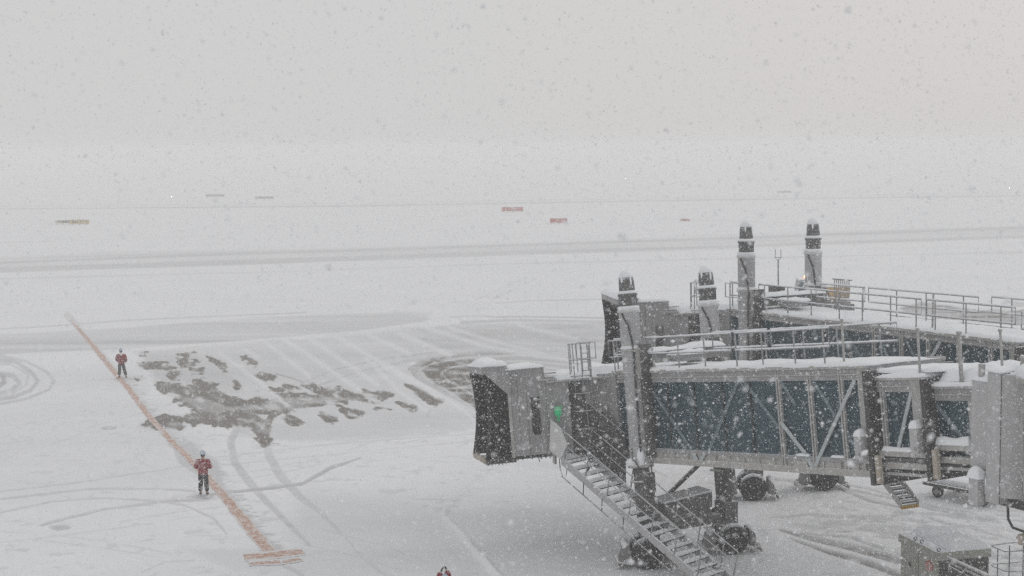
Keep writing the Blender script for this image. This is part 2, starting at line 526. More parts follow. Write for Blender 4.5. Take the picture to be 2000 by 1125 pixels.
def ground_cover(px, py, X, Y):
    """returns snow thinness, bare asphalt and relief for ground points"""
    w1 = (fbm(X * 0.9, Y * 0.9, 3) - 0.5); w2 = (fbm(X * 3.3, Y * 3.3, 5, 3) - 0.5)
    qx = px + w1 * 16 + w2 * 9; qy = py + w1 * 6 + w2 * 5
    sx = px + w2 * 3; sy = py + w1 * 2
    stretch = fbm(X * 0.03 + Y * 0.006, Y * 0.45 + X * 0.02, 23, 4)
    thin = np.zeros_like(px); bare = np.zeros_like(px); mound = np.zeros_like(px); clean = np.zeros_like(px)
    def T(m, v):
        nonlocal thin
        thin = np.maximum(thin, m * v)
    def B(m, v):
        nonlocal bare
        bare = np.maximum(bare, m * v)
    # swept taxiways far out
    for pts, w, v in (([(-80, 516), (400, 498), (1000, 479), (1500, 463), (2080, 441)], 6, .42),
                      ([(-80, 530), (400, 514), (1000, 494), (1300, 485), (2080, 459)], [11, 11, 9, 7, 6], .40),
                      ([(-80, 508), (400, 494), (800, 483)], 3, .30),
                      ([(-80, 546), (500, 532), (1000, 515), (1330, 507), (2080, 490)], 3, .20),
                      ([(-80, 474), (120, 471), (400, 461)], 3, .16),
                      ([(-80, 409), (700, 402), (1400, 390), (2080, 381)], 2.6, .45),
                      ([(-80, 403), (700, 397), (1400, 385), (2080, 375)], 1.8, .25),
                      ([(1290, 427), (1500, 434), (1700, 437)], 2, .22),
                      ([(1540, 500), (1800, 497), (2080, 494)], 2, .2),
                      ([(1630, 455), (2080, 441)], 7, .22)):
        T(line_mask(px, py, pts, w, 2.2), v)
    T(poly_mask(qx, py, [(-90, 504), (400, 490), (1000, 473), (1500, 458), (2090, 436), (2090, 462), (1300, 490), (1000, 499), (400, 519), (-90, 536)], 14), .20)
    band = poly_mask(px, py, [(-90, 660), (0, 652), (250, 639), (500, 620), (700, 612), (835, 606), (850, 612), (830, 628), (700, 646), (500, 663), (250, 681), (0, 692), (-90, 697)], 5)
    T(band, 0.36); thin = thin + band * (stretch - 0.5) * 0.55
    T(line_mask(px, py, [(-60, 645), (100, 637), (250, 625), (600, 610)], 2.5), .35)
    T(line_mask(px, py, [(880, 622), (1000, 618), (1200, 621)], 3), .55)
    T(line_mask(px, py, [(900, 630), (1000, 625), (1200, 629)], 6), .42)
    T(line_mask(px, py, [(940, 594), (1040, 587), (1200, 584)], 3), .35)
    # stand with swept strips
    stand = poly_mask(qx, qy, [(255, 686), (480, 668), (700, 652), (835, 638), (1000, 640), (1200, 628), (1200, 712), (1120, 704), (950, 683), (880, 690), (800, 708), (900, 800), (940, 830), (860, 850), (700, 860), (560, 860), (470, 850), (380, 760)], 12)
    T(stand, 0.30)
    apron2 = poly_mask(qx, qy, [(820, 642), (900, 632), (1210, 628), (1260, 720), (1210, 840), (940, 830), (900, 785), (800, 730), (830, 700)], 8)
    T(apron2, 0.38); thin = thin + apron2 * (fbm(X * 0.25 - Y * 0.12, Y * 0.5 + X * .3, 41) - 0.5) * 0.5
    thin = thin + stand * (fbm(X * 0.5, Y * 0.5, 31) - 0.5) * 0.18
    for pts, w in (([(520, 670), (606, 736)], 7), ([(557, 663), (646, 723), (700, 760)], 8), ([(603, 660), (682, 713), (735, 750)], 8),
                   ([(659, 658), (735, 703), (800, 745)], 8), ([(715, 700), (781, 765), (830, 800)], 7), ([(751, 713), (820, 752), (897, 792), (942, 815)], 13),
                   ([(474, 680), (503, 697)], 5), ([(780, 651), (879, 693)], 9), ([(833, 640), (951, 677), (1124, 704)], 7),
                   ([(1012, 635), (1127, 661)], 5), ([(710, 650), (800, 690)], 7), ([(880, 640), (960, 665), (1060, 690)], 5), ([(430, 690), (500, 740), (560, 790)], 6)):
        clean = np.maximum(clean, .75 * line_mask(qx, qy, pts, w, 9))
    # tyre-polished brown curve right of the stand
    curve = poly_mask(qx, qy, [(794, 716), (825, 702), (870, 693), (960, 684), (1010, 692), (1130, 706), (1210, 712), (1210, 860), (946, 835), (900, 790), (850, 762), (812, 738)], 5)
    T(curve, 0.60)
    dk = poly_mask(qx, qy, [(812, 714), (850, 700), (930, 700), (1000, 712), (1010, 800), (946, 812), (905, 784), (850, 752)], 14)
    B(dk * np.clip(fbm(X * 1.2, Y * 1.2, 61) * 1.8 - 0.10, 0, 1), 0.90)
    edge = [(1210, 708), (1010, 688), (900, 693), (830, 704), (798, 718), (812, 738), (860, 765), (905, 795), (950, 836)]
    for k in range(9):
        f_ = 1 - .085 * k
        ln_ = [(1050 + (x - 1050) * f_, 748 + (y - 748) * f_) for x, y in edge]
        m = line_mask(sx, sy, ln_, 4.5 if k % 2 == 0 else 3.0, 3.5)
        if k % 2 == 0:
            T(m, .62); B(m * (px < 1000) * np.clip(fbm(X * 1.5, Y * 1.5, 64 + k) * 1.8 - .3, 0, 1), .55)
        else: clean = np.maximum(clean, m * .55)
    T(line_mask(sx, sy, [(942, 796), (918, 775), (900, 760)], 8), .6)
    # bare patches of the stand
    ragged = (fbm(X * 1.5, Y * 1.5, 77, 5) - 0.5) * 15 + (fbm(X * 7, Y * 7, 78, 3) - .5) * 5 + .8
    main = c3([(195, 255), (300, 250), (400, 300), (450, 250), (520, 260), (590, 330), (640, 365), (740, 375), (770, 340), (870, 345), (930, 330), (1000, 340), (1080, 330), (1130, 340), (1200, 320), (1300, 330), (1400, 320), (1500, 325), (1600, 345), (1560, 355), (1500, 365), (1400, 375), (1300, 385), (1200, 395), (1100, 410), (1000, 435), (920, 455), (880, 490), (870, 560), (865, 630), (840, 640), (810, 600), (800, 575), (740, 545), (660, 525), (560, 500), (480, 490), (400, 505), (360, 475), (440, 440), (400, 400), (340, 375), (290, 345), (220, 300)])
    blobs = [main] + [c3(b) for b in (
        [(95, 520), (140, 490), (220, 465), (300, 462), (340, 475), (365, 520), (340, 540), (250, 530), (150, 535)],
        [(770, 215), (830, 208), (900, 225), (880, 245), (820, 245)],
        [(850, 295), (960, 285), (1040, 290), (1060, 310), (960, 315), (880, 318)],
        [(1050, 265), (1140, 275), (1290, 300), (1280, 310), (1200, 340), (1130, 330), (1080, 290)],
        [(1350, 310), (1450, 310), (1550, 300), (1590, 330), (1480, 335), (1380, 330)],
        [(1660, 275), (1740, 290), (1790, 330), (1890, 375), (1870, 400), (1820, 390), (1760, 350), (1700, 320)],
        [(1610, 370), (1680, 370), (1750, 400), (1720, 425), (1640, 405)],
        [(1260, 420), (1400, 415), (1450, 440), (1400, 470), (1330, 460)],
        [(1150, 430), (1230, 430), (1290, 470), (1230, 505), (1180, 490)],
        [(1480, 405), (1560, 405), (1590, 425), (1520, 430)],
        [(920, 460), (1000, 450), (1080, 500), (1030, 515), (960, 500)],
        [(1420, 365), (1540, 375), (1520, 395), (1440, 385)],
        [(90, 160), (150, 145), (300, 155), (310, 175), (200, 185), (120, 175)],
        [(320, 130), (400, 120), (470, 150), (430, 165), (350, 165)],
        [(380, 180), (490, 175), (490, 205), (430, 205)],
        [(300, 100), (400, 80), (425, 90), (380, 100)],
        [(500, 110), (550, 120), (600, 165), (625, 195), (590, 195), (530, 150)],
        [(680, 110), (740, 110), (800, 155), (760, 160), (720, 130)],
        [(180, 235), (330, 205), (330, 220), (220, 245)],
        [(650, 260), (700, 270), (720, 295), (680, 290)],
        [(100, 90), (150, 95), (130, 110)],
        [(45, 232), (105, 235), (80, 248)])]
    hole = poly_mask(px, py, c3([(790, 450), (862, 452), (842, 482)]), 3)
    da, db = G(520, 670), G(606, 736)
    ddx, ddy = (db - da).normalized()[:2]
    su, sv = X * ddx + Y * ddy, -X * ddy + Y * ddx
    streak = fbm(su * .55, sv * 2.6, 101, 4)
    ragged = ragged + (streak - .5) * 30
    for i, b in enumerate(blobs):
        B(poly_mask(px, py, rounded(b), 6.5, (ragged + 2.6) * (1.0 if i == 0 else 0.75)) * np.clip(.20 + 1.45 * streak + .3 * (fbm(X * 1.1, Y * 2.0, 90 + i, 4) - .5), 0, 1), 0.82)
        T(poly_mask(qx, qy, b, 16, np.full_like(px, 5.0)), 0.34)
    for b in (c3([(870, 345), (1000, 350), (1300, 350), (1500, 350), (1300, 365), (1050, 405), (880, 430), (800, 420), (860, 380)]),
              c3([(330, 345), (440, 350), (560, 380), (640, 420), (560, 450), (440, 420)]),):
        m = poly_mask(qx, qy, b, 8)
        bare = bare * (1 - 0.30 * m)
    bare = bare * (1 - hole)
    T(poly_mask(qx, qy, c3([(80, 80), (430, 80), (640, 200), (760, 330), (600, 360), (250, 330)]), 20), 0.40)
    B(line_mask(sx, sy, c3([(908, 210), (990, 232), (1062, 258)]), 3), .6)
    B(line_mask(sx, sy, c3([(870, 620), (930, 626)]), 3), .5)
    # tyre tracks
    for pts, w, v in (
        (c1([(-40, 266), (0, 268), (100, 290), (180, 330), (210, 365), (190, 400), (100, 435), (-40, 462)]), 6, .42),
        (c1([(-40, 280), (60, 290), (120, 330), (146, 365), (120, 400), (60, 425), (-40, 444)]), 8, .48),
        (c1([(-40, 300), (40, 300), (110, 340), (100, 380), (40, 420), (-40, 430)]), 5, .36),
        (c1([(-40, 330), (50, 345), (76, 375), (40, 405), (-40, 420)]), 9, .44),
        (c1([(-30, 325), (10, 345), (15, 370), (-20, 395)]), 10, .62),
        (c1([(922, 552), (896, 600), (910, 680), (960, 750), (1030, 830), (1110, 910), (1200, 1000)]), [14, 14, 14, 16, 12, 10, 8], .40),
        (c1([(1030, 600), (1046, 660), (1092, 740), (1170, 820), (1250, 880), (1330, 960)]), [17, 17, 17, 14, 10, 6], .36),
        (c1([(1170, 372), (1300, 322), (1450, 287), (1700, 252)]), 5, .46),
        (c1([(1240, 382), (1400, 327), (1560, 292), (1860, 250)]), 6, .46),
        (c1([(820, 806), (1000, 786), (1172, 766), (1280, 706), (1400, 666)]), [4, 7, 7, 8, 4], .58),
        (c1([(-40, 886), (200, 835), (400, 820), (600, 832), (720, 850), (830, 900), (880, 960)]), 4, .40),
        (c1([(160, 925), (300, 890), (400, 866), (620, 836), (780, 828)]), 6, .40),
        (c1([(-40, 800), (300, 760), (560, 722), (760, 690)]), 3, .34),
        (c1([(-40, 830), (350, 785), (620, 785), (760, 795)]), 5, .38),
        (c1([(820, 665), (1300, 610), (1860, 570)]), 2.5, .34),
        (c1([(900, 690), (1500, 630), (1850, 600)]), 2.2, .30),
        (c1([(-40, 1000), (300, 960), (520, 930)]), 3, .2),
        (c1([(550, 1110), (640, 1070), (760, 1064)]), 3, .3),
        (c1([(1180, 1000), (1400, 1050), (1560, 1100)]), 3, .35),
        (c1([(1250, 940), (1500, 1010), (1640, 1060)]), 3, .3),
        (c1([(1340, 970), (1420, 1060), (1500, 1120)]), 7, .3),
        (c1([(1080, 1070), (1160, 1110), (1200, 1150)]), 9, .42),
        (c1([(500, 545), (495, 600), (540, 680), (640, 720)]), 3, .22),
        ([(1180, 880), (1240, 900), (1300, 930)], 4, .3),
        ([(1190, 1010), (1300, 1020), (1420, 1000)], 4, .4),
        ([(1500, 934), (1620, 948), (1740, 972), (1850, 1002)], 5, .45),
        ([(1600, 938), (1700, 955), (1800, 985), (1900, 1005)], 4, .42),
        ([(1640, 955), (1700, 978), (1760, 992)], 6, .55),
        ([(1780, 975), (1860, 1000), (2000, 1022)], 3, .38),
        ([(1800, 1010), (1900, 1035), (2000, 1060)], 3, .33),
        ([(1840, 930), (1920, 960), (2010, 1000)], 6, .40),
        ([(1520, 1034), (1600, 1055), (1700, 1078), (1800, 1110)], [3, 14, 16, 12], .62),
        ([(1540, 1050), (1620, 1078), (1700, 1100), (1790, 1135)], [3, 8, 12, 10], .60),
        ([(1560, 1040), (1660, 1050), (1760, 1085)], 5, .45)):
        m = line_mask(sx, sy, pts, w, 3.0)
        T(m, v * 1.0); thin = thin + m * (fbm(X * 2.0, Y * 2.0, 91, 3) - 0.55) * 0.25
    B(line_mask(sx, sy, [(1524, 1034), (1600, 1056), (1700, 1080), (1800, 1112)], [3, 12, 14, 12], 4) * np.clip(fbm(X * 1.5, Y * 1.5, 141) * 1.6 - .1, 0, 1), .62)
    B(line_mask(sx, sy, [(1545, 1052), (1620, 1080), (1700, 1102), (1790, 1137)], [3, 8, 11, 10], 4) * np.clip(fbm(X * 1.5, Y * 1.5, 142) * 1.6 - .1, 0, 1), .58)
    B(line_mask(sx, sy, [(1630, 948), (1700, 970), (1762, 992)], [3, 6, 5], 4), .35)
    rg_ = random.Random(5)
    for k in range(16):
        x0 = rg_.uniform(-200, 700); y0 = rg_.uniform(780, 1120); sl = rg_.uniform(-.22, .05); cv = rg_.uniform(-.0003, .0003); ln2 = rg_.uniform(300, 800)
        base_ = [(x0 + t * ln2 / 8, y0 + sl * t * ln2 / 8 + cv * (t * ln2 / 8) ** 2) for t in range(9)]
        for off in (0, 13):
            T(line_mask(sx, sy, [(x, y + off) for x, y in base_], 3.0, 3.5) * np.clip(fbm(X * .8, Y * .8, 150 + k, 3) * 2 - .5, 0, 1), .26)
    clean = np.maximum(clean, line_mask(sx, sy, [(1530, 1046), (1620, 1066), (1720, 1094), (1800, 1124)], 5, 4) * 0.8)
    # thin snow round the marking line
    side = line_mask(px, py, [(x + 3, y) for x, y in ORANGE], [10, 12, 14, 16, 18, 20, 24, 26, 24, 26, 28, 28], 12)
    T(side, .34)
    side2 = line_mask(px, py, [(x + 16, y) for x, y in ORANGE[2:]], [14, 18, 22, 26, 34, 38, 36, 34, 30, 26], 12)
    T(side2 * sstep((fbm(X * 2.2 + Y, Y * 4.5, 111, 3) - .50) * 7), .50)
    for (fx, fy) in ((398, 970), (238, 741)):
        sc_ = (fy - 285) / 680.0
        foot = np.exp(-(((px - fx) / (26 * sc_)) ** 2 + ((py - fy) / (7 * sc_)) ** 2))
        T(foot * np.clip(fbm(X * 4, Y * 4, 7, 3) * 1.6 - .1, 0, 1), .75)  # trodden snow, its dark spot also painted in place of contact shadow
    T(sstep((fbm(X * 1.7, Y * 1.7, 131, 3) - .66) * 12) * (py > 800), .22)
    T(poly_mask(qx, qy, c1([(650, 610), (742, 600), (850, 680), (870, 780), (800, 760), (700, 690)]), 8), .42)
    T(poly_mask(qx, qy, c1([(180, 930), (240, 918), (272, 935), (222, 950)]), 6), .5)
    T(line_mask(qx, qy, c1([(400, 552), (452, 546)]), 3), .6)
    T(poly_mask(qx, qy, [(350, 1070), (620, 1068), (640, 1090), (600, 1112), (460, 1118)], 20), .2)
    # lower right: polished apron and the ridge the plough left
    T(poly_mask(qx, qy, [(860, 1000), (1040, 985), (1230, 1005), (1260, 1050), (1220, 1110), (1000, 1140), (930, 1090)], 30), .17)
    T(poly_mask(qx, qy, [(600, 950), (860, 1000), (960, 1130), (560, 1135), (560, 1020)], 60), .16)
    T(poly_mask(qx, qy, [(60, 700), (260, 700), (420, 900), (300, 1000), (-60, 1000), (-60, 720)], 60), .10)
    ridge = line_mask(qx, qy, [(1100, 908), (1000, 905), (930, 945), (868, 990), (868, 1012), (905, 1050), (955, 1105), (985, 1140)], 9, 9)
    mound = np.maximum(mound, ridge * 0.8); clean = np.maximum(clean, ridge * .8)
    loose = poly_mask(qx, qy, [(985, 905), (1120, 900), (1240, 930), (1300, 1010), (1180, 1000), (1000, 985), (880, 1000)], 14)
    clean = np.maximum(clean, loose * 0.6)
    # ploughed heaps beyond the stand
    hp = poly_mask(qx, qy, [(770, 612), (800, 592), (860, 584), (950, 588), (990, 606), (950, 622), (860, 626)], 10)
    mound = np.maximum(mound, hp * (0.4 + fbm(X * .6, Y * .6, 12)))
    clean = np.maximum(clean, hp * .7)
    T(line_mask(sx, sy, [(835, 622), (850, 604), (880, 594), (930, 590), (960, 600)], 3), .3)
    T(line_mask(sx, sy, [(900, 612), (930, 602), (960, 606), (985, 622)], 3), .35)
    # brown slush right of the far bridge
    m = poly_mask(qx, qy, [(1755, 602), (1800, 590), (1850, 596), (1900, 604), (2050, 606), (2050, 640), (1900, 628), (1780, 614)], 6)
    T(m, .70); B(m * np.clip(fbm(X * .5, Y * 1.2, 55) * 2.2 - .65, 0, 1), .85)
    B(poly_mask(qx, qy, [(1960, 588), (2050, 588), (2050, 600), (1980, 600)], 4), .45)
    # lumps under the bridge
    rough_area = poly_mask(qx, qy, [(1500, 1000), (1700, 985), (2050, 1010), (2050, 1140), (1820, 1140), (1700, 1060), (1560, 1030)], 25)
    mound = np.maximum(mound, rough_area * np.clip(fbm(X * 1.3, Y * 1.3, 8) - .42, 0, 1) * 1.5)
    T(rough_area * sstep((fbm(X * 1.1, Y * 2.2, 19) - .50) * 9), .34); pass
    # broad drift everywhere
    drift = (fbm(X * 0.06 + 3, Y * 0.12, 2, 5) - 0.5)
    thin = thin + np.clip(drift, -.2, .3) * 0.28 * (thin < .9) + (stretch - .5) * .10
    thin = np.clip(thin, 0, 1) * (1 - 0.85 * clean)
    bare = bare * (1 - 0.8 * np.clip(clean - side, 0, 1))
    relief = -0.035 * np.clip(thin * 1.6, 0, 1) - 0.02 * bare + 0.17 * mound + 0.03 * w2 * (1 - bare) * (1 - np.clip(side * 2, 0, 1))
    return np.clip(thin, 0, 1), np.clip(bare, 0, 1), relief

def grid_mesh(name, rows, tans, mat, zbase=0.0, relief=True):
    nr, nc = len(rows), len(tans)
    Y = np.repeat(rows[:, None], nc, 1); X = Y * tans[None, :]
    X = X.ravel(); Y = Y.ravel()
    px, py = to_px(X, Y)
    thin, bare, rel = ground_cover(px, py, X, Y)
    Z = zbase + (rel if relief else 0 * X)
    me = bpy.data.meshes.new(name)
    me.vertices.add(nr * nc)
    me.vertices.foreach_set('co', np.stack([X, Y, Z], 1).astype(np.float32).ravel())
    i = np.arange(nr - 1)[:, None] * nc + np.arange(nc - 1)[None, :]
    q = np.stack([i, i + 1, i + nc + 1, i + nc], 2).reshape(-1, 4).astype(np.int32)
    me.loops.add(q.size); me.polygons.add(len(q))
    me.loops.foreach_set('vertex_index', q.ravel())
    me.polygons.foreach_set('loop_start', np.arange(len(q), dtype=np.int32) * 4)
    me.polygons.foreach_set('loop_total', np.full(len(q), 4, np.int32))
    me.polygons.foreach_set('use_smooth', np.ones(len(q), bool))
    for nm, arr in (('thin', thin), ('bare', bare)):
        at = me.attributes.new(nm, 'FLOAT', 'POINT')
        at.data.foreach_set('value', arr.astype(np.float32))
    me.update(); me.validate()
    me.materials.append(mat)
    o = bpy.data.objects.new(name, me); COL.objects.link(o)
    return o

def m_ground():
    m, nt, bs = new_mat('apron_under_snow')
    pos = coords(nt)
    def at(n):
        a = nt.nodes.new('ShaderNodeAttribute'); a.attribute_name = n; return a.outputs['Fac']
    fine = tnoise(nt, pos, 6.0, 8, 0.7)
    mid = tnoise(nt, pos, 1.1, 6, 0.6)
    lowf = tnoise(nt, pos, 0.12, 4, 0.5)
    snow = mixc(nt, mrange(nt, mid, .3, .7), (0.80, 0.81, 0.825), (0.85, 0.86, 0.875))
    snow = mixc(nt, mrange(nt, lowf, .35, .7), snow, (0.80, 0.812, 0.83))
    asph = mixc(nt, mrange(nt, fine, .3, .7), (0.108, 0.094, 0.078), (0.175, 0.155, 0.132))
    grey = mixc(nt, fine, (0.34, 0.345, 0.35), (0.46, 0.465, 0.475))
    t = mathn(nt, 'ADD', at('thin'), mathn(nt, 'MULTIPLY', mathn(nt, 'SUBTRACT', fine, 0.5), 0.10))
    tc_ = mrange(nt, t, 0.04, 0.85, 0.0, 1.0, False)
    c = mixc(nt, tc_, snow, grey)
    b = mathn(nt, 'ADD', at('bare'), mathn(nt, 'MULTIPLY', mathn(nt, 'SUBTRACT', fine, 0.5), 0.9))
    b = mathn(nt, 'MULTIPLY', mrange(nt, b, 0.18, 0.95), mrange(nt, at('bare'), 0.03, 0.2))
    c = mixc(nt, b, c, asph)
    nt.links.new(c, bs.inputs['Base Color'])
    nt.links.new(mrange(nt, b, 0, 1, .88, .62, False), bs.inputs['Roughness'])
    bs.inputs['Specular IOR Level'].default_value = 0.2
    bp = nt.nodes.new('ShaderNodeBump'); bp.inputs['Strength'].default_value = 0.4; bp.inputs['Distance'].default_value = 0.06
    nt.links.new(mathn(nt, 'ADD', fine, mid), bp.inputs['Height']); nt.links.new(bp.outputs[0], bs.inputs['Normal'])
    return m

M['ground'] = m_ground()
base = MB().box(-1400, 1400, -600, 2600, -0.9, -0.35).build('ground', M['ground'])
tag(base, kind='structure')
# the apron is finely meshed where its tracks and bare patches lie
rows = np.concatenate([np.linspace(3, 34, 20), 41400.0 / np.linspace(1215, 15, 1000)])
tt = np.concatenate([np.linspace(-1.4, -.42, 24)[:-1], np.linspace(-.42, .42, 900), np.linspace(.42, 1.4, 24)[1:]])
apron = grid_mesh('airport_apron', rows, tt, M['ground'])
tag(apron, kind='structure')

# painted guidance line, worn and dusted with snow
def m_line():
    m, nt, bs = new_mat('orange_line_paint')
    pos = coords(nt)
    fine = tnoise(nt, pos, 7.0, 8, 0.75); mid = tnoise(nt, pos, 1.6, 5, 0.6)
    col = mixc(nt, mrange(nt, mid, .35, .65), (0.43, 0.23, 0.15), (0.50, 0.33, 0.26))
    col = mixc(nt, mrange(nt, fine, .44, .60), col, (0.60, 0.46, 0.40))
    col = mixc(nt, mrange(nt, fine, .56, .68), col, (0.74, 0.70, 0.69))
    blot = tnoise(nt, pos, 3.4, 5, 0.65)
    col = mixc(nt, mrange(nt, blot, .46, .62, 0, .85), col, (0.66, 0.60, 0.575))
    a = nt.nodes.new('ShaderNodeAttribute'); a.attribute_name = 'worn'
    wn_ = mathn(nt, 'ADD', a.outputs['Fac'], mathn(nt, 'MULTIPLY', mathn(nt, 'SUBTRACT', fine, .5), 1.3))
    col = mixc(nt, mrange(nt, wn_, .30, .72), col, (0.70, 0.70, 0.71))
    nt.links.new(col, bs.inputs['Base Color'])
    bs.inputs['Roughness'].default_value = .8; bs.inputs['Specular IOR Level'].default_value = .2
    return m
M['line'] = m_line()

def ground_z(pts):
    X = np.array([p[0] for p in pts]); Y = np.array([p[1] for p in pts])
    px, py = to_px(X, Y)
    return ground_cover(px, py, X, Y)[2]

def strip(name, centre, widths, mat, nw=10, step=0.25, extra=0.0, lift=0.008, wear=.66, wadd=0.0):
    """a painted strip laid on the ground along world points, with a worn edge attribute"""
    pts, ws = [], []
    for i in range(len(centre) - 1):
        a, b = centre[i], centre[i + 1]
        n = max(2, int((b - a).length / step))
        for k in range(n):
            pts.append(a.lerp(b, k / n)); ws.append(widths[i] + (widths[i + 1] - widths[i]) * k / n)
    pts.append(centre[-1]); ws.append(widths[-1])
    vs, worn, fs = [], [], []
    for i, p in enumerate(pts):
        d = (pts[min(i + 1, len(pts) - 1)] - pts[max(i - 1, 0)]).normalized()
        s = Vector((d.y, -d.x, 0))
        nl = mnoise.noise(p * 1.1) * .35 + mnoise.noise(p * 4.0) * .18
        nr = mnoise.noise(p * 1.1 + Vector((9, 3, 1))) * .35 + mnoise.noise(p * 4.0 + Vector((9, 3, 1))) * .18
        for k in range(nw + 1):
            u = k / nw * 2 - 1
            uu = u * (1 + (nr if u > 0 else nl))
            q = p + s * (ws[i] / 2 * uu)
            wz = wadd if not isinstance(wadd, list) else float(np.interp(i / max(1, len(pts) - 1), np.linspace(0, 1, len(wadd)), wadd))
            vs.append((q.x, q.y)); worn.append(max(0, abs(u) - wear) * 2.0 + extra * max(0, 1 - i / 40) + wz + .30 * mnoise.noise(Vector((q.x * 1.1, q.y * 1.1, 4.0))))
    z = ground_z(vs)
    W = nw + 1
    for i in range(len(pts) - 1):
        for k in range(nw):
            fs.append((i * W + k, i * W + k + 1, (i + 1) * W + k + 1, (i + 1) * W + k))
    me = bpy.data.meshes.new(name)
    me.from_pydata([(x, y, float(h) + lift) for (x, y), h in zip(vs, z)], [], fs)
    at = me.attributes.new('worn', 'FLOAT', 'POINT'); at.data.foreach_set('value', np.array(worn, np.float32))
    me.materials.append(mat); me.update()
    o = bpy.data.objects.new(name, me); COL.objects.link(o)
    return tag(o, kind='structure')

cl = [G(*p) for p in ORANGE]
strip('taxi_guidance_line', cl, [.36, .40, .42, .38, .34, .34, .37, .39, .44, .50, .54, .54], M['line'], extra=.5, wadd=[.50, .34, .20, .10, .04, .0, .0, .04, .10, .12])
strip('stop_mark', [G(477, 1088), G(520, 1085), G(560, 1080), G(592, 1077)], [1.05, 1.15, 1.15, 1.0], M['line'], lift=.012, wear=.5, wadd=.22)
strip('stop_mark', [G(487, 1102), G(530, 1099), G(560, 1096), G(588, 1092)], [.70, .78, .72, .55], M['line'], lift=.014, wear=.45, wadd=.28)

# ------------------------------------------------------------------ boarding bridges
def tyre_prof(r, w):
    return [(r * .55, -w / 2), (r * .86, -w / 2), (r * .97, -w * .38), (r, -w * .2), (r, w * .2), (r * .97, w * .38), (r * .86, w / 2), (r * .55, w / 2)]

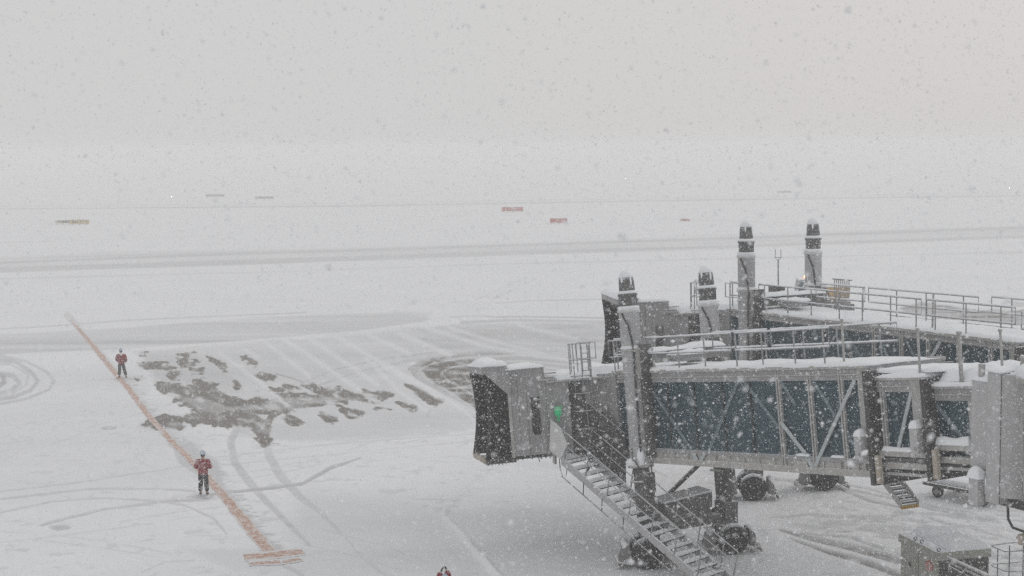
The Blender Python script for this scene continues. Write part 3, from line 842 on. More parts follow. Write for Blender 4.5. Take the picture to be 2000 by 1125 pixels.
def boarding_bridge(P0, azim, z0, slope, Cend, label, detail, seed, wheel_dir=0.0, hin=(.30, .50)):
    """a: along the tunnel towards the terminal, b: towards the far side, z: up; tunnel parts tilt with the slope"""
    root = empty('passenger_boarding_bridge', P0, azim)
    tag(root, label, 'boarding bridge', 'passenger boarding bridges reaching over the apron')
    th = math.atan(slope)
    ct, stn = math.cos(th), math.sin(th)
    Tn = lambda a, b, h: (a * ct - h * stn, b, z0 + a * stn + h * ct)
    rnd = random.Random(seed)

    def rail_run(a0, a1, b, h0, parent, posts, loop0=True, loop1=True, fn=Tn):
        r = MB(fn)
        H = 1.04
        r.tube([(a0, b, h0 + .52), (a0, b, h0 + H), (a1, b, h0 + H), (a1, b, h0 + .52), (a0, b, h0 + .52)], .022, 6)
        for a in posts:
            r.tube([(a, b, h0 - .02), (a, b, h0 + H)], .024, 6)
            r.box(a - .07, a + .07, b - .06, b + .06, h0 - .04, h0 + .015)
        o = r.build('guard_rail', M['rail'], parent)
        s = MB(fn)
        for hh in (h0 + H, h0 + .52):
            n = max(2, int((a1 - a0) / .25))
            pts = [(a0 + (a1 - a0) * k / n, b, hh + .028 + .006 * rnd.random()) for k in range(n + 1)]
            s.tube(pts, [.014 + .020 * rnd.random() for _ in pts], 5)
        s.build('snow_cover', M['snow'], o) if parent is root else s.build('rail_snow', M['snow'], parent)
        return o

    # ---- tunnel sections
    secs = [('C', -1.6, Cend, 1.45, 0.0, 3.0), ('B', Cend, Cend + 1.95, 1.30, hin[0], 2.66), ('A', Cend + 1.95, Cend + 3.9, 1.15, hin[1], 2.42)]
    for nm, a0, a1, hw, hb, ht in secs:
        sec = empty('tunnel_section', (0, 0, 0)); sec.parent = root
        gl_b, gl_t = hb + .47, ht - (.38 if detail else .28)
        # dark core, so that the glass has a room behind it
        MB(Tn).box(a0 + .05, a1 - (.05 if nm != 'A' else .3), -hw + .42, hw - .42, gl_b - .3, gl_t + .2).build('interior', M['inner'], sec)
        bodyf = Each(Tn, 'roof_fascia', M['panel'], sec)
        bodyf.box(a0, a1, -hw, hw, gl_t, ht)                         # roof and fascia
        bodyf.box(a0, a1, -hw, hw, gl_b - .12, gl_b)                 # floor edge
        lo = MB(Tn)
        if nm == 'C':
            lo.box(a0, a1, -hw + .05, hw - .05, hb + .16, gl_b - .12)  # web
            lo.box(a0, a1, -hw - .04, -hw + .14, hb - .02, hb + .16)
            lo.box(a0, a1, hw - .14, hw + .04, hb - .02, hb + .16)
            lo.box(a0, a1, -hw + .14, hw - .14, hb + .03, hb + .10)
            lo.build('lower_chord', M['beam'], sec)
            lo = Each(Tn, 'web_rib', M['beam'], sec)
            k = 0
            a = a0 + .3
            while a < a1:
                lo.box(a - .02, a + .02, -hw - .01, -hw + .05, hb + .16, gl_b - .12)
                a += .71; k += 1
        else:
            lo = Each(Tn, 'lower_rail', M['beam'], sec)
            lo.box(a0, a1, -hw - .10, -hw + .05, gl_b - .20, gl_b - .06)
            lo.box(a0, a1, -hw - .06, -hw + .08, hb - .06, hb + .09)
            lo.box(a0, a1, -hw - .04, -hw + .05, hb - .24, hb - .17)
            lo.box(a0, a1, hw - .08, hw + .06, hb - .24, hb + .20)
        # drip rail
        gt = Each(Tn, 'roof_gutter', M['beam'], sec)
        gt.box(a0, a1, -hw - .07, -hw - .003, ht - .06, ht + .035); gt.box(a0, a1, hw + .003, hw + .07, ht - .06, ht + .035)
        gt.box(a0, a1, -hw - .035, -hw - .002, ht - .24, ht - .21)
        # glazing in separate panes, near and far side
        if nm == 'C':
            edges = [-1.45, -.45, .33, 1.4, 2.8, 4.25, 5.6, 6.95, 8.33, 9.62]
            while edges[-1] + 1.3 < Cend - .4: edges.append(edges[-1] + 1.4)
            edges.append(Cend - .30)
        elif nm == 'B':
            edges = [a0 + .38, a0 + .9, a1 - .50]
        else:
            edges = [a0 + .14, a0 + 1.28]
        for sgn in (-1, 1):
            y0, y1 = (-hw + .06, -hw + .085) if sgn < 0 else (hw - .085, hw - .06)
            for i in range(len(edges) - 1):
                MB(Tn).box(edges[i] + .012, edges[i + 1] - .012, y0, y1, gl_b, gl_t).build('window', M['glass'], sec)
        for a in edges[1:-1]:
            if nm == 'C' and (a < 6.8 or a > 10.8):
                MB(Tn).box(a - .02, a + .02, -hw + .02, -hw + .059, gl_b, gl_t).build('mullion', M['black'], sec)
        fr = Each(Tn, 'window_post', M['post'], sec)
        if nm == 'C':
            fr.box(-1.6, -1.45, -hw, hw, gl_b, gl_t)
            fr.box(-.20, .30, -hw - .004, -hw + .2, gl_b, gl_t)      # blank strip behind the near column
            for a in [e for e in edges if e >= 6.8]:
                for da in ((-.055, .055) if a in (6.95, 8.33) or a > 9 else (0.0,)):
                    if a + da < Cend - .35: fr.box(a + da - .028, a + da + .028, -hw - .02, -hw + .06, hb + .02, ht - .05)
            fr.box(Cend - .34, Cend, -hw - .015, -hw + .12, hb + .35, ht - .05)
            fr.box(Cend - .34, Cend, hw - .12, hw + .015, hb + .35, ht - .05)
        elif nm == 'B':
            for a in (a0 + .30, a0 + .40): fr.box(a - .03, a + .03, -hw - .02, -hw + .07, gl_b - .1, ht - .05)
            fr.box(a1 - .50, a1 - .44, -hw - .02, -hw + .06, gl_b, ht - .05)
            fr.box(a1 - .44, a1 - .10, -hw - .015, -hw + .10, gl_b - .1, ht - .05)
            fr.box(a0, a1, hw - .10, hw, gl_b, gl_t)
        else:
            fr.box(a0 + 1.28, a1 - .05, -hw - .005, -hw + .12, hb - .1, gl_t + .001)
            fr.box(a0, a1, hw - .12, hw, gl_b, gl_t)
        # lattice bars
        br = []
        ins, outb = -hw + .045, -hw - .012
        if nm == 'C':
            br = [((.25, ins, gl_t), (2.45, ins, gl_b)), ((3.35, ins, gl_b), (5.05, ins, gl_t)), ((5.35, ins, gl_t), (6.9, ins, gl_b + .7)),
                  ((6.95, outb, gl_b + .95), (8.05, outb, gl_b - .05)), ((8.3, outb, hb + .2), (10.2, outb, gl_t)), ((8.45, ins, gl_t), (10.2, ins, gl_b)), ((7.05, ins, gl_t), (7.6, ins, gl_t - .7))]
            a = 10.9
            while a + 1.5 < Cend:
                br.append(((a, ins, gl_t), (a + 1.3, ins, gl_b))); a += 1.5
            br += [((2.55, outb, gl_b - .1), (2.75, outb, hb + .15)), ((3.15, outb, gl_b - .1), (2.95, outb, hb + .15)),
                   ((7.95, outb, gl_b), (8.2, outb, hb + .15))]
        elif nm == 'B':
            br = [((a0 + .80, outb, gl_b), (a1 - .50, outb, gl_t))]
        else:
            br = [((a0 + .15, ins, gl_t - .1), (a0 + 1.1, ins, gl_b))]
        for p, q in br:
            MB(Tn).bar(p, q, .03, .11, (0, 0, 1)).build('lattice_brace', M['brace'] if p[1] == outb else M['brace_tint'], sec)
        # lying snow
        sn = Each(Tn, 'snow_cover', M['snow'], sec)
        if nm == 'C':
            sn.snow(a0, a1, -hw - .02, (.75 if detail else .9), ht + .02, .13, seed + 1, .14)
            for a, w in ((7.6, .5), (9.0, .55), (9.9, .5)):
                if a + w < Cend: sn.snow(a, a + w, -hw - .04, -hw + .05, gl_b, .10, seed + int(a), .05, .0, .0)
            if Cend < 12: sn.snow(Cend - .1, Cend + 2.3, -1.15, .5, ht - .20, .12, seed + 3, .14)
        elif nm == 'B':
            sn.snow(a0 + .3, a1, -hw - .05, hw, ht + .02, .13, seed + 4)
            sn.snow(a0 + .25, a1 - .1, -hw - .11, -hw + .06, gl_b - .06, .15, seed + 5, .05, .0, .0)
        else:
            sn.snow(a0 + .1, a1 - .3, -hw - .05, hw, ht + .02, .12, seed + 6)
            sn.snow(a0 + .3, a1 - .4, -1.0, hw, ht + .12, .42, seed + 9)
            sn.snow(a0 + .05, a0 + 1.3, -hw - .11, -hw + .06, gl_b - .06, .26, seed + 7, .05, .0, .0)

    # dark end frames and little equipment boxes between the telescoping sections
    def end_frame(a, hw, hb, ht, boxh):
        f = MB(Tn)
        f.box(a + .01, a + .16, -hw - .20, -hw + .25, hb - .45, ht - .12)
        f.box(a + .01, a + .16, hw - .25, hw + .20, hb - .45, ht - .12)
        f.box(a + .01, a + .20, -hw - .1, hw + .1, hb - .45, hb - .2)
        o = f.build('end_frame', M['dark'], root)
        MB(Tn).box(a + .20, a + .36, -hw - .17, -hw - .06, hb - .40, hb + .36).build('frame_post', M['cream'], o)
        e = MB(Tn); e.box(a - .36, a - .10, -hw - .34, -hw - .05, hb + .25, hb + .25 + boxh)
        eb = e.build('equipment_box', M['wall'], root)
        sm = MB(Tn)
        sm.box(a - .17, a - .155, -hw - .343, -hw - .34, hb + .34, hb + .43)
        sm.box(a - .21, a - .20, -hw - .343, -hw - .34, hb + .34, hb + .43)
        sm.box(a - .24, a - .225, -hw - .343, -hw - .34, hb + .375, hb + .39)
        sm.build('marking', M['black'], eb)
        MB(Tn).snow(a - .36, a - .10, -hw - .34, -hw - .05, hb + .25 + boxh, .20, seed + 21, .03, .02, .0).build('snow_cover', M['snow'], eb)
    end_frame(Cend, 1.45, .25, 3.0, .62)
    end_frame(Cend + 1.95, 1.30, .45, 2.75, .66)
    for a, b, h in ((9.55, -1.2, 3.0), (Cend + 1.75, -1.25, 2.65), (Cend + 2.95, -1.05, 2.5), (Cend + 3.05, -1.10, 2.5), (Cend + 4.2, -.9, 2.5)):
        MB(Tn).tube([(a, b, h - .1), (a + .05, b, h + 1.22)], .035, 6).lathe((a + .05, b, h + 1.22), [(.02, 0), (.055, .03), (.055, .08), (.02, .11)], 8).build('lifting_post', M['post'], root)

    # ---- roof railings of the wide section
    rail_run(.35, 4.85, -1.40, 3.03, root, [.71, 2.13, 3.5])
    rail_run(5.05, 9.25, -1.40, 3.03, root, [5.05 + .02, 6.3, 7.75, 9.0])
    rail_run(1.4, 4.2, .55, 3.03, root, [2.6, 4.1])
    rail_run(4.4, 9.9, .55, 3.03, root, [5.9, 7.4, 9.2])
    if Cend > 12:
        rail_run(9.5, 13.4, -1.40, 3.03, root, [9.9, 11.3, 12.8]); rail_run(10.1, 14.4, .95, 3.03, root, [11.0, 12.4, 13.8])
        rail_run(13.6, 17.5, -1.35, 2.9, root, [14.2, 15.6, 17.0])
    rail_run(-1.5, -.55, -1.40, 3.03, root, [-1.35])

    # ---- lifting columns, both sides
    for sgn in (-1, 1):
        b = -1.72 if sgn < 0 else 1.56
        Tc = Tn if detail else (lambda a, b, h: Tn(a, b, h * 1.032))
        cb = MB(Tc)
        cb.lathe((0, b, 0), [(.33, -.05), (.335, 4.95), (.345, 4.95), (.38, 4.98), (.37, 5.06), (.30, 5.08)], 28)
        colm = cb.build('lifting_column', M['column'], root)
        mc = MB(Tc)
        mc.lathe((0, b, 5.08), [(.29, 0), (.30, .42), (.33, .44), (.33, .50), (.25, .51)], 20)
        mc.lathe((0, b, 5.58), [(.25, 0), (.265, .15), (.25, .40), (.215, .58), (.14, .68), (.02, .71)], 20)
        mc.build('motor_cover', M['cap'], colm)
        cs = MB(Tc)
        cs.lathe((0, b, 6.20), [(.20, -.10), (.24, -.08), (.21, .04), (.13, .13), (.01, .17)], 14)
        for q in range(5):
            t = q * 1.31 + seed; cs.ellipsoid((.235 * math.cos(t), b + .235 * math.sin(t), 6.08 - .10 * (q % 3)), (.04, .04, .18), 6, 6)
        cs.lathe((0, b, 5.58), [(.30, 0), (.34, .03), (.30, .09), (.25, .10)], 16)
        cs.lathe((0, b, 5.08), [(.34, -.01), (.38, .04), (.33, .09), (.28, .095)], 16)
        cs.lathe((0, b, 3.75), [(.31, 0), (.40, .03), (.33, .12), (.30, .20)], 16)
        cs.ellipsoid((-.12, b - .28, .02), (.24, .17, .17), 12, 8)
        cs.ellipsoid((.26, b - .16, .22), (.17, .12, .30), 12, 8)
        cs.build('snow_cover', M['snow'], colm)
        rg = MB(Tc)
        for hh, rr in ((3.68, .37), (3.32, .36), (2.95, .36)):
            rg.lathe((0, b, hh), [(.34, 0), (rr + .02, .005), (rr + .02, .05), (.34, .055)], 24)
        rg.box(.28, .42, b - .10, b + .06, 2.75, 3.78)
        rg.lathe((0, b, -.14), [(.30, 0), (.43, .01), (.43, .10), (.30, .12)], 24)
        rg.lathe((0, b, -.62), [(.29, 0), (.40, .005), (.40, .05), (.29, .06)], 24)
        rg.build('collar', M['beam'], colm)
        cbz = MB(Tc)
        cbz.tube([(.05, b - .28, 5.15), (.10, b - .33, 4.9), (.27, b - .24, 4.5), (.32, b - .18, 4.0), (.32, b - .15, 3.6), (.33, b - .18, 3.0), (.36, b - .2, 1.4), (.34, b - .2, .3)], .035, 6)
        cbz.tube([(.02, b - .33, .5), (.10, b - .38, .15), (.28, b - .36, .05), (.36, b - .3, -.2)], .02, 5)
        cbz.tube([(.30, b - .1, -.75), (.62, b - .1, -.62), (.74, b - .1, -.3), (.72, b - .1, -.02)], .028, 6)
        cbz.build('cable', M['cable'], colm)
        # dark rack and bracket beside the tube
        MB(Tn).box(.34, .50, b + .02 if sgn < 0 else b - .5, b + .5 if sgn < 0 else b - .02, .25, 3.9).box(.26, .52, b - .18, b + .16, -.95, -.30).build('column_bracket', M['mid'], colm)
        MB(Tn).lathe((0, b, 0), [(.27, -2.02), (.27, -.05)], 24).box(.08, .36, b - .12, b + .16, -1.5, -.9).build('inner_column', M['mid'], colm)
    # beam that ties the columns over the roof
    tb = MB(Tn); tb.hexa([(.15, -1.4, 3.25), (.75, -1.4, 3.25), (.75, 1.5, 3.25), (.15, 1.5, 3.25)], [(.25, -1.4, 3.62), (.65, -1.4, 3.62), (.65, 1.5, 3.66), (.25, 1.5, 3.66)])
    o = tb.build('roof_cross_beam', M['mid'], root)
    MB(Tn).snow(.2, .72, -1.4, 1.5, 3.63, .17, seed + 8, .08).build('snow_cover', M['snow'], o)
    gb = MB(Tn).box(1.0, 1.7, -.9, -.1, 3.25, 3.48).build('roof_unit', M['panel'], root)
    MB(Tn).snow(.95, 1.75, -.95, -.05, 3.48, .2, seed + 11, .08).build('snow_cover', M['snow'], gb)
    MB(Tn).tube([(.5, -1.35, 3.65), (.7, -1.38, 3.3), (.9, -1.38, 3.02)], .035, 6).build('stay_rod', M['beam'], root)
    MB(Tn).box(.3, .62, -1.62, -1.48, .9, 3.4).build('hanging_cover', M['dark'], root)

    # ---- undercarriage
    uc = empty('undercarriage', (0, 0, 0)); uc.parent = root
    a0 = .30
    MB().box(a0 - .18, a0 + .18, -1.9, 1.9, 1.08, 1.38).build('cross_beam', M['mid'], uc)
    bx = MB(); bx.hexa([(a0 - .55, -1.15, 1.40), (a0 + .24, -1.15, 1.40), (a0 + .24, .80, 1.40), (a0 - .55, .80, 1.40)], [(a0 - .55, -1.15, 2.05), (a0 + .24, -1.15, 2.05), (a0 + .24, .80, 2.22), (a0 - .55, .80, 2.22)])
    o = bx.build('control_box', M['mid'], uc)
    MB().hexa([(a0 - .57, -1.18, 2.053), (a0 + .26, -1.18, 2.053), (a0 + .26, .83, 2.225), (a0 - .57, .83, 2.225)], [(a0 - .54, -1.13, 2.10), (a0 + .23, -1.13, 2.10), (a0 + .23, .79, 2.27), (a0 - .54, .79, 2.27)]).build('snow_cover', M['snow'], uc)
    MB().bar((a0 - .75, -.75, 1.75), (a0 - .45, .75, 3.0), .09, .13).build('diagonal_strut', M['dark'], uc)
    MB().tube([(a0 - .75, -.72, 1.9), (a0 - .8, -.85, 1.55), (a0 - .8, -.5, 1.42), (a0 - .7, -.35, 1.85)], .045, 6).tube(arc_pts((a0 - .66, -1.0, 1.6), (a0 - .3, 1.5, 1.5), .22), .04, 6).tube(arc_pts((a0 - .66, -.2, 1.5), (a0 - .4, 1.6, 1.35), .1), .05, 6).build('hose', M['cable'], uc)
    for sgn in (-1, 1):
        MB().box(a0 - .26, a0 + .26, sgn * 1.62 - .26, sgn * 1.62 + .26, .95, 1.75).lathe((a0, sgn * 1.55, .55), [(.24, 0), (.30, .1), (.30, .42), (.24, .45)], 18).box(a0 - .33, a0 - .26, sgn * 1.55 - .2, sgn * 1.55 + .2, 1.2, 1.75).build('leg_shoe', M['mid'], uc)
    for sgn in (-1, 1):
        bg = empty('wheel_bogie', (a0, sgn * 1.72, 0)); bg.parent = root
        bg.rotation_euler = (0, 0, wheel_dir + (.12 if sgn > 0 else -.05))
        # local: axle along x, rolls along y
        MB().box(-.16, .16, -.42, .42, .42, .78).box(-.50, .50, -.07, .07, .46, .60).build('axle_frame', M['dark'], bg)
        for s2 in (-1, 1):
            MB().lathe((s2 * .40, 0, .53), tyre_prof(.53, .34), 30, 'x').build('tyre', M['tyre'], bg)
            MB().lathe((s2 * .40, 0, .53), [(.02, -.15), (.14, -.15), (.17, -.10), (.28, -.08), (.28, .08), (.17, .10), (.14, .15), (.02, .15)], 20, 'x').build('rim', M['rim'], bg)
            # snow caught on top of the tyre
        arc = []
        for k in range(13):
            t = math.radians(15 + 150 * k / 12); arc.append((-.44, .55 * math.cos(t), .53 + .55 * math.sin(t)))
        sgd = MB(); sgd.tube(arc, [.01 + .022 * math.sin(math.pi * k / 12) for k in range(13)], 7)
        sgd.snow(-.22, .34, -.82, -.62, .80, .12, seed + 31, .05, .02, .0)
        sgd.snow(-.22, .34, .62, .80, .78, .14, seed + 32, .05, .02, .0)
        sgd.build('snow_cover', M['snow'], bg)
        for e in (-1, 1):
            MB().hexa([(-.30, e * .60, .26), (.42, e * .60, .26), (.42, e * .90, .22), (-.30, e * .90, .22)], [(-.26, e * .60, .82), (.38, e * .60, .82), (.34, e * .80, .66), (-.22, e * .80, .66)]).build('motor_housing', M['bogie'], bg, fix=True)
            MB().tube([(-.56, e * .48, .20), (-.66, e * .82, .24), (-.2, e * 1.0, .28), (.5, e * .96, .26), (.60, e * .5, .20)], .028, 6).bar((-.60, e * .92, .12), (.55, e * .98, .12), .03, .13).build('safety_bumper', M['beam'], bg)
    # ---- cab end: drum, ladder, cab, canopy
    dc = (-3.0, 0.0)
    FA, FB = -.346, -.938
    Cb = lambda p, q, h: Tn(dc[0] + (p - .15) * FA + q * .938, dc[1] + (p - .15) * FB + q * -.346, h)
    drum = empty('cab_rotunda', (0, 0, 0)); drum.parent = root
    d = MB(Tn); d.lathe((dc[0], dc[1], 0), [(1.80, .05), (1.82, .30), (1.78, .32), (1.78, 2.72), (1.86, 2.74), (1.86, 2.95)], 40, smooth=False)
    d.box(-2.6, -1.4, -1.52, 1.5, .05, 2.9)
    d.build('drum_wall', M['panel'], drum)
    dd = MB(Tn)
    for t in (232, 241, 262):
        t = math.radians(t); x, y = dc[0] + 1.80 * math.cos(t), dc[1] + 1.80 * math.sin(t)
        dd.bar((x, y, .3), (x, y, 2.7), .09, .09)
    dd.box(dc[0] - .1 + .25, dc[0] + .62, -1.86, -1.70, 1.15, 2.15)
    dd.build('drum_trim', M['dark'], drum)
    MB(Tn).snow(-4.6, -1.3, -1.3, 1.6, 2.95, .30, seed + 12, .16).build('snow_cover', M['snow'], drum)
    # caged ladder on the camera side of the drum
    la, lb = -2.45, -1.98
    ld = MB(Tn)
    for s in (-.24, .24): ld.tube([(la + s, lb, .9), (la + s, lb, 3.95)], .026, 6)
    h = 1.0
    while h < 3.9:
        ld.tube([(la - .24, lb, h), (la + .24, lb, h)], .018, 5); h += .3
    ld.build('ladder', M['rail'], drum)
    cg = MB(Tn)
    def hoop(h, rr=.42):
        return [(la + rr * math.cos(t), lb - .08 - rr * math.sin(t) * 1.25, h) for t in [math.pi * k / 10 for k in range(11)]]
    for hh in (1.15, 1.75, 2.35, 2.95, 3.5, 4.05): cg.tube(hoop(hh), .022, 5)
    for k in (0, 2, 4, 6, 8, 10):
        x, y, _ = hoop(0)[k]; cg.tube([(x, y, 1.15 if k > 4 else 2.35), (x, y, 4.05)], .020, 5)
    cg.box(la - .42, la + .42, lb - .02, lb + .0, 4.03, 4.08)
    cg.build('safety_cage', M['rail'], drum)
    pl = Each(Tn, 'platform_rail', M['rail'], drum)
    for (x0, x1, bb) in ((-3.7, -2.45, -1.55), (-1.55, -.6, -1.6)):
        pl.tube([(x0, bb, 3.5), (x0, bb, 4.05), (x1, bb, 4.05), (x1, bb, 3.5), (x0, bb, 3.5)], .022, 5)
        pl.tube([(x0 + .3, bb, 2.95), (x0 + .3, bb, 4.05)], .022, 5)
    pl.tube([(-2.9, -1.6, 2.9), (-2.9, -1.6, 4.0)], .022, 5)

    cabn = empty('cab', (0, 0, 0)); cabn.parent = root
    cw = MB(Cb)
    cw.box(3.35, 4.62, -1.45, 1.45, .42, 3.36)          # tall front
    cw.box(3.05, 3.35, -1.44, 1.44, .42, 3.02)
    cw.box(2.55, 3.05, -1.43, 1.44, .42, 2.86)
    cw.box(1.3, 2.55, -1.40, 1.28, .42, 2.80)
    cw.build('cab_wall', M['wall'] if False else M['panel'], cabn)
    tr = MB(Cb)
    tr.box(2.95, 3.55, 1.44, 1.53, 2.88, 2.94); tr.box(2.95, 3.35, 1.44, 1.53, 3.10, 3.15); tr.box(1.2, 3.3, 1.30, 1.55, 2.80, 2.86)
    tr.box(4.56, 4.66, 1.44, 1.50, .38, 3.2)
    tr.build('eaves_trim', M['beam'], cabn)
    for pp in (3.34, 4.0, 4.3): MB(Cb).box(pp, pp + .012, 1.452, 1.456, .45, 3.3 if pp > 3.4 else 2.9).build('panel_seam', M['mid'], cabn)
    MB(Cb).tube([(3.45, 1.47, .5), (3.45, 1.47, 2.0), (3.3, 1.47, 2.1), (2.9, 1.46, 2.12)], .014, 5).build('conduit', M['beam'], cabn)
    MB(Cb).box(4.05, 4.35, 1.452, 1.462, .62, .86).build('access_hatch', M['wall'], cabn)
    MB(Cb).box(1.95, 2.5, 1.275, 1.30, .5, 2.74).box(1.2, 1.9, 1.275, 1.295, .45, 1.75).build('recess_shade', M['dark'], cabn)  # dark sheets standing in for the shade inside the recess
    wv = MB(Cb); wv.box(3.62, 3.86, 1.452, 1.475, 1.10, 2.35)
    win = wv.build('window', M['bellow'], cabn)
    MB(Cb).tube([(3.58, 1.50, 1.15), (3.62, 1.60, 1.02), (3.86, 1.60, 1.02), (3.90, 1.50, 1.15)], .022, 6).tube([(3.60, 1.48, 1.15), (3.60, 1.48, 2.4)], .015, 5).tube([(3.88, 1.48, 1.15), (3.88, 1.48, 2.4)], .015, 5).ellipsoid((3.74, 1.56, 2.18), (.12, .10, .17), 10, 8).build('mirror_bracket', M['mid'], cabn)
    Each(Cb, 'snow_cover', M['snow'], cabn).snow(3.35, 4.62, -1.45, 1.45, 3.36, .12, seed + 13, .12).snow(1.5, 3.05, -1.43, 1.38, 2.87, .22, seed + 14, .12).snow(3.05, 3.35, -1.4, 1.4, 3.02, .08, seed + 15, .08)
    ug = MB(Cb); ug.box(1.4, 4.55, -1.3, 1.3, .30, .42)
    rr_ = random.Random(seed)
    for k in range(16):
        x = 2.0 + k * .16; ug.tube([(x, 1.36, .42), (x + .05, 1.38, .32 - rr_.random() * .08), (x + .13, 1.36, .40)], .022, 5)
    ug.tube([(3.75, 1.36, .36), (3.72, 1.36, .16)], .015, 5)
    ug.build('underfloor_pipes', M['dark'], cabn)
    if detail:
        MB(Cb).tube(arc_pts((2.95, 1.32, .36), (1.95, 1.5, .0), .62, 16), .035, 7).build('hanging_hose', M['cable'], cabn)
    gm = MB(Cb)
    gm.tube([(3.0, 1.46, 1.50), (3.0, 1.62, 1.50), (3.0, 1.62, 1.75)], .03, 6).ellipsoid((3.0, 1.62, 1.80), (.13, .13, .17), 12, 8).box(2.88, 3.12, 1.50, 1.74, 1.93, 1.97)
    if detail: gm.build('green_signal_lamp', M['green'], cabn)

    # canopy: accordion folds narrowing to the aircraft side
    cn = MB(Cb)
    nf = 7
    rows_ = []
    def ring(p, grow, h0, h1):
        w = 1.42 + grow
        return [(p, -w, h0), (p, w, h0), (p, w, h1), (p, -w, h1)]
    for k in range(nf * 2 + 1):
        u = k / (nf * 2)
        pinch = .03 if k % 2 else -.05
        hb_ = .40 - .02 * u; ht_ = 3.30 - .05 * u
        rows_.append((4.62 + .80 * u, pinch, hb_, ht_, u))
    # near and far cheeks are shaped: the outer edge bows in the middle
    NV = 12
    for side in (1, -1):
        vs, fs = [], []
        for (p, g, hb_, ht_, u) in rows_:
            for j in range(NV + 1):
                v = j / NV
                bow = -.17 * math.sin(math.pi * v) * u
                cut = 0.0
                lean = (v - .5) * -.0
                vs.append((p + bow + (.10 * (1 - v)) * u, side * (1.44 + g), hb_ + (ht_ - hb_) * v))
        Wd = NV + 1
        for i in range(len(rows_) - 1):
            for j in range(NV):
                q = (i * Wd + j, (i + 1) * Wd + j, (i + 1) * Wd + j + 1, i * Wd + j + 1)
                fs.append(q if side > 0 else q[::-1])
        cn.add(vs, fs)
    # inner darkness and front lip
    cn.box(4.60, 4.9, -1.36, 1.36, .42, 3.25)
    cn.box(4.62, 5.30, -1.40, 1.40, 3.20, 3.27)
    for side in (-1, 1):
        pts = [(5.42 - .17 * math.sin(math.pi * v) + .10 * (1 - v), side * 1.46, .38 + 2.88 * v) for v in [k / 10 for k in range(11)]]
        cn.tube(pts, .07, 6)
    cn.build('canopy_bellows', M['bellow'], cabn)
    cp = MB(Cb)
    cp.box(4.62, 5.47, -1.55, 1.50, 3.27, 3.52)
    cp.prism([(4.55, 2.55), (4.68, 2.55), (5.40, 3.27), (4.55, 3.27)], 'y', 1.47, 1.56)
    cp.prism([(4.55, 2.55), (4.68, 2.55), (5.40, 3.27), (4.55, 3.27)], 'y', -1.60, -1.51)
    cp.build('canopy_roof', M['panel'], cabn)
    MB(Cb).snow(4.62, 5.47, -1.55, 1.50, 3.52, .22, seed + 16, .10).build('snow_cover', M['snow'], cabn)
    MB(Cb).tube([(5.48, -1.4, .34), (5.48, 1.40, .30)], .11, 10).build('bumper_roller', M['cream'], cabn)
    lp = MB(Cb); lp.box(4.5, 5.36, -1.35, 1.35, .22, .34)
    for k in range(8):
        x = 4.6 + k * .12; lp.tube([(x, 1.42, .40), (x + .05, 1.46, .22 - .05 * rr_.random()), (x + .12, 1.42, .34)], .02, 5)
    lp.build('floor_lip', M['dark'], cabn)

    # ---- service stair from the cab down to the apron
    if detail:
        st = empty('service_stair', (0, 0, 0)); st.parent = root
        inv = (Matrix.Translation(P0) @ Matrix.Rotation(azim, 4, 'Z')).inverted()
        top = G(1101, 896, 3.32); bot = G(1392, 1148, .08)
        run = Vector((bot.x - top.x, bot.y - top.y, 0)); L = run.length; e = run.normalized()
        w = Vector((-e.y, e.x, 0))          # away from the camera
        S = lambda u, v, h: tuple(inv @ (top + e * u + w * v + Vector((0, 0, h - (top.z - bot.z) * u / L))))   # h above the stair line
        Wd = 1.22
        for v in (0.0, Wd):
            MB(S).hexa([(-.1, v - .02, -.26), (L, v - .02, -.26), (L, v + .02, -.26), (-.1, v + .02, -.26)], [(-.1, v - .02, 0), (L, v - .02, 0), (L, v + .02, 0), (-.1, v + .02, 0)]).build('stringer', M['wall'], st)
        MB(S).tube([(0, 0, .02), (L, 0, .02)], .015, 5).tube([(0, Wd, .02), (L, Wd, .02)], .015, 5).build('stringer_snow', M['snow'], st)
        nt_ = 19
        for k in range(nt_):
            u = (k + .5) * L / nt_
            zc = -(top.z - bot.z) * u / L
            H = lambda uu, vv, hh: tuple(inv @ (top + e * uu + w * vv + Vector((0, 0, zc + hh))))
            MB(H).box(u - .12, u + .12, .03, Wd - .03, -.06, -.02).build('tread', M['dark'], st)
            if k < 8 or rnd.random() < .85:
                MB(H).snow(u - .11, u + .0 + .05 * rnd.random(), .06, Wd - .10 - .35 * rnd.random() * (k > 6), -.02, .07, seed + 40 + k, .05, 0, 0).build('tread_snow', M['snow'], st)
        for v, nm_ in ((0.0, 'near'), (Wd, 'far')):
            hr = MB(S)
            hr.tube([(-.1, v, .95), (L + .1, v, .95)], .022, 6)
            hr.tube([(-.1, v, .50), (L + .1, v, .50)], .018, 6)
            u = .15
            while u < L:
                hr.tube([(u - .12, v, -.1), (u + .04, v, .95)], .022, 6); u += .92
            if v > 0: hr.tube([(L - .1, v, 0), (L + .1, v, .95)], .022, 6)
            hr.build('handrail', M['rail'], st)
        lr = MB(S); lr.tube([(-.05, -.05, -.62), (L * .98, -.05, -.60)], .022, 6)
        for u in (.9, 1.7, 2.6, 3.6, 4.3): lr.tube([(u, -.03, -.2), (u, -.05, -.61)], .018, 5)
        lr.tube([(-.3, .1, -.1), (-.25, .1, -.55), (-.05, .0, -.62)], .018, 5).tube([(.1, .1, -.1), (.05, .05, -.6)], .014, 5)
        lr.build('lower_rail', M['dark'], st)
        ldg = MB(S); ldg.box(-.75, 0.0, 0, Wd + .35, -.12, -.06); ldg.bar((-.5, .1, -.5), (-.5, .1, 0), .1, .1)
        ldg.build('landing', M['beam'], st)
        gp = MB(S)
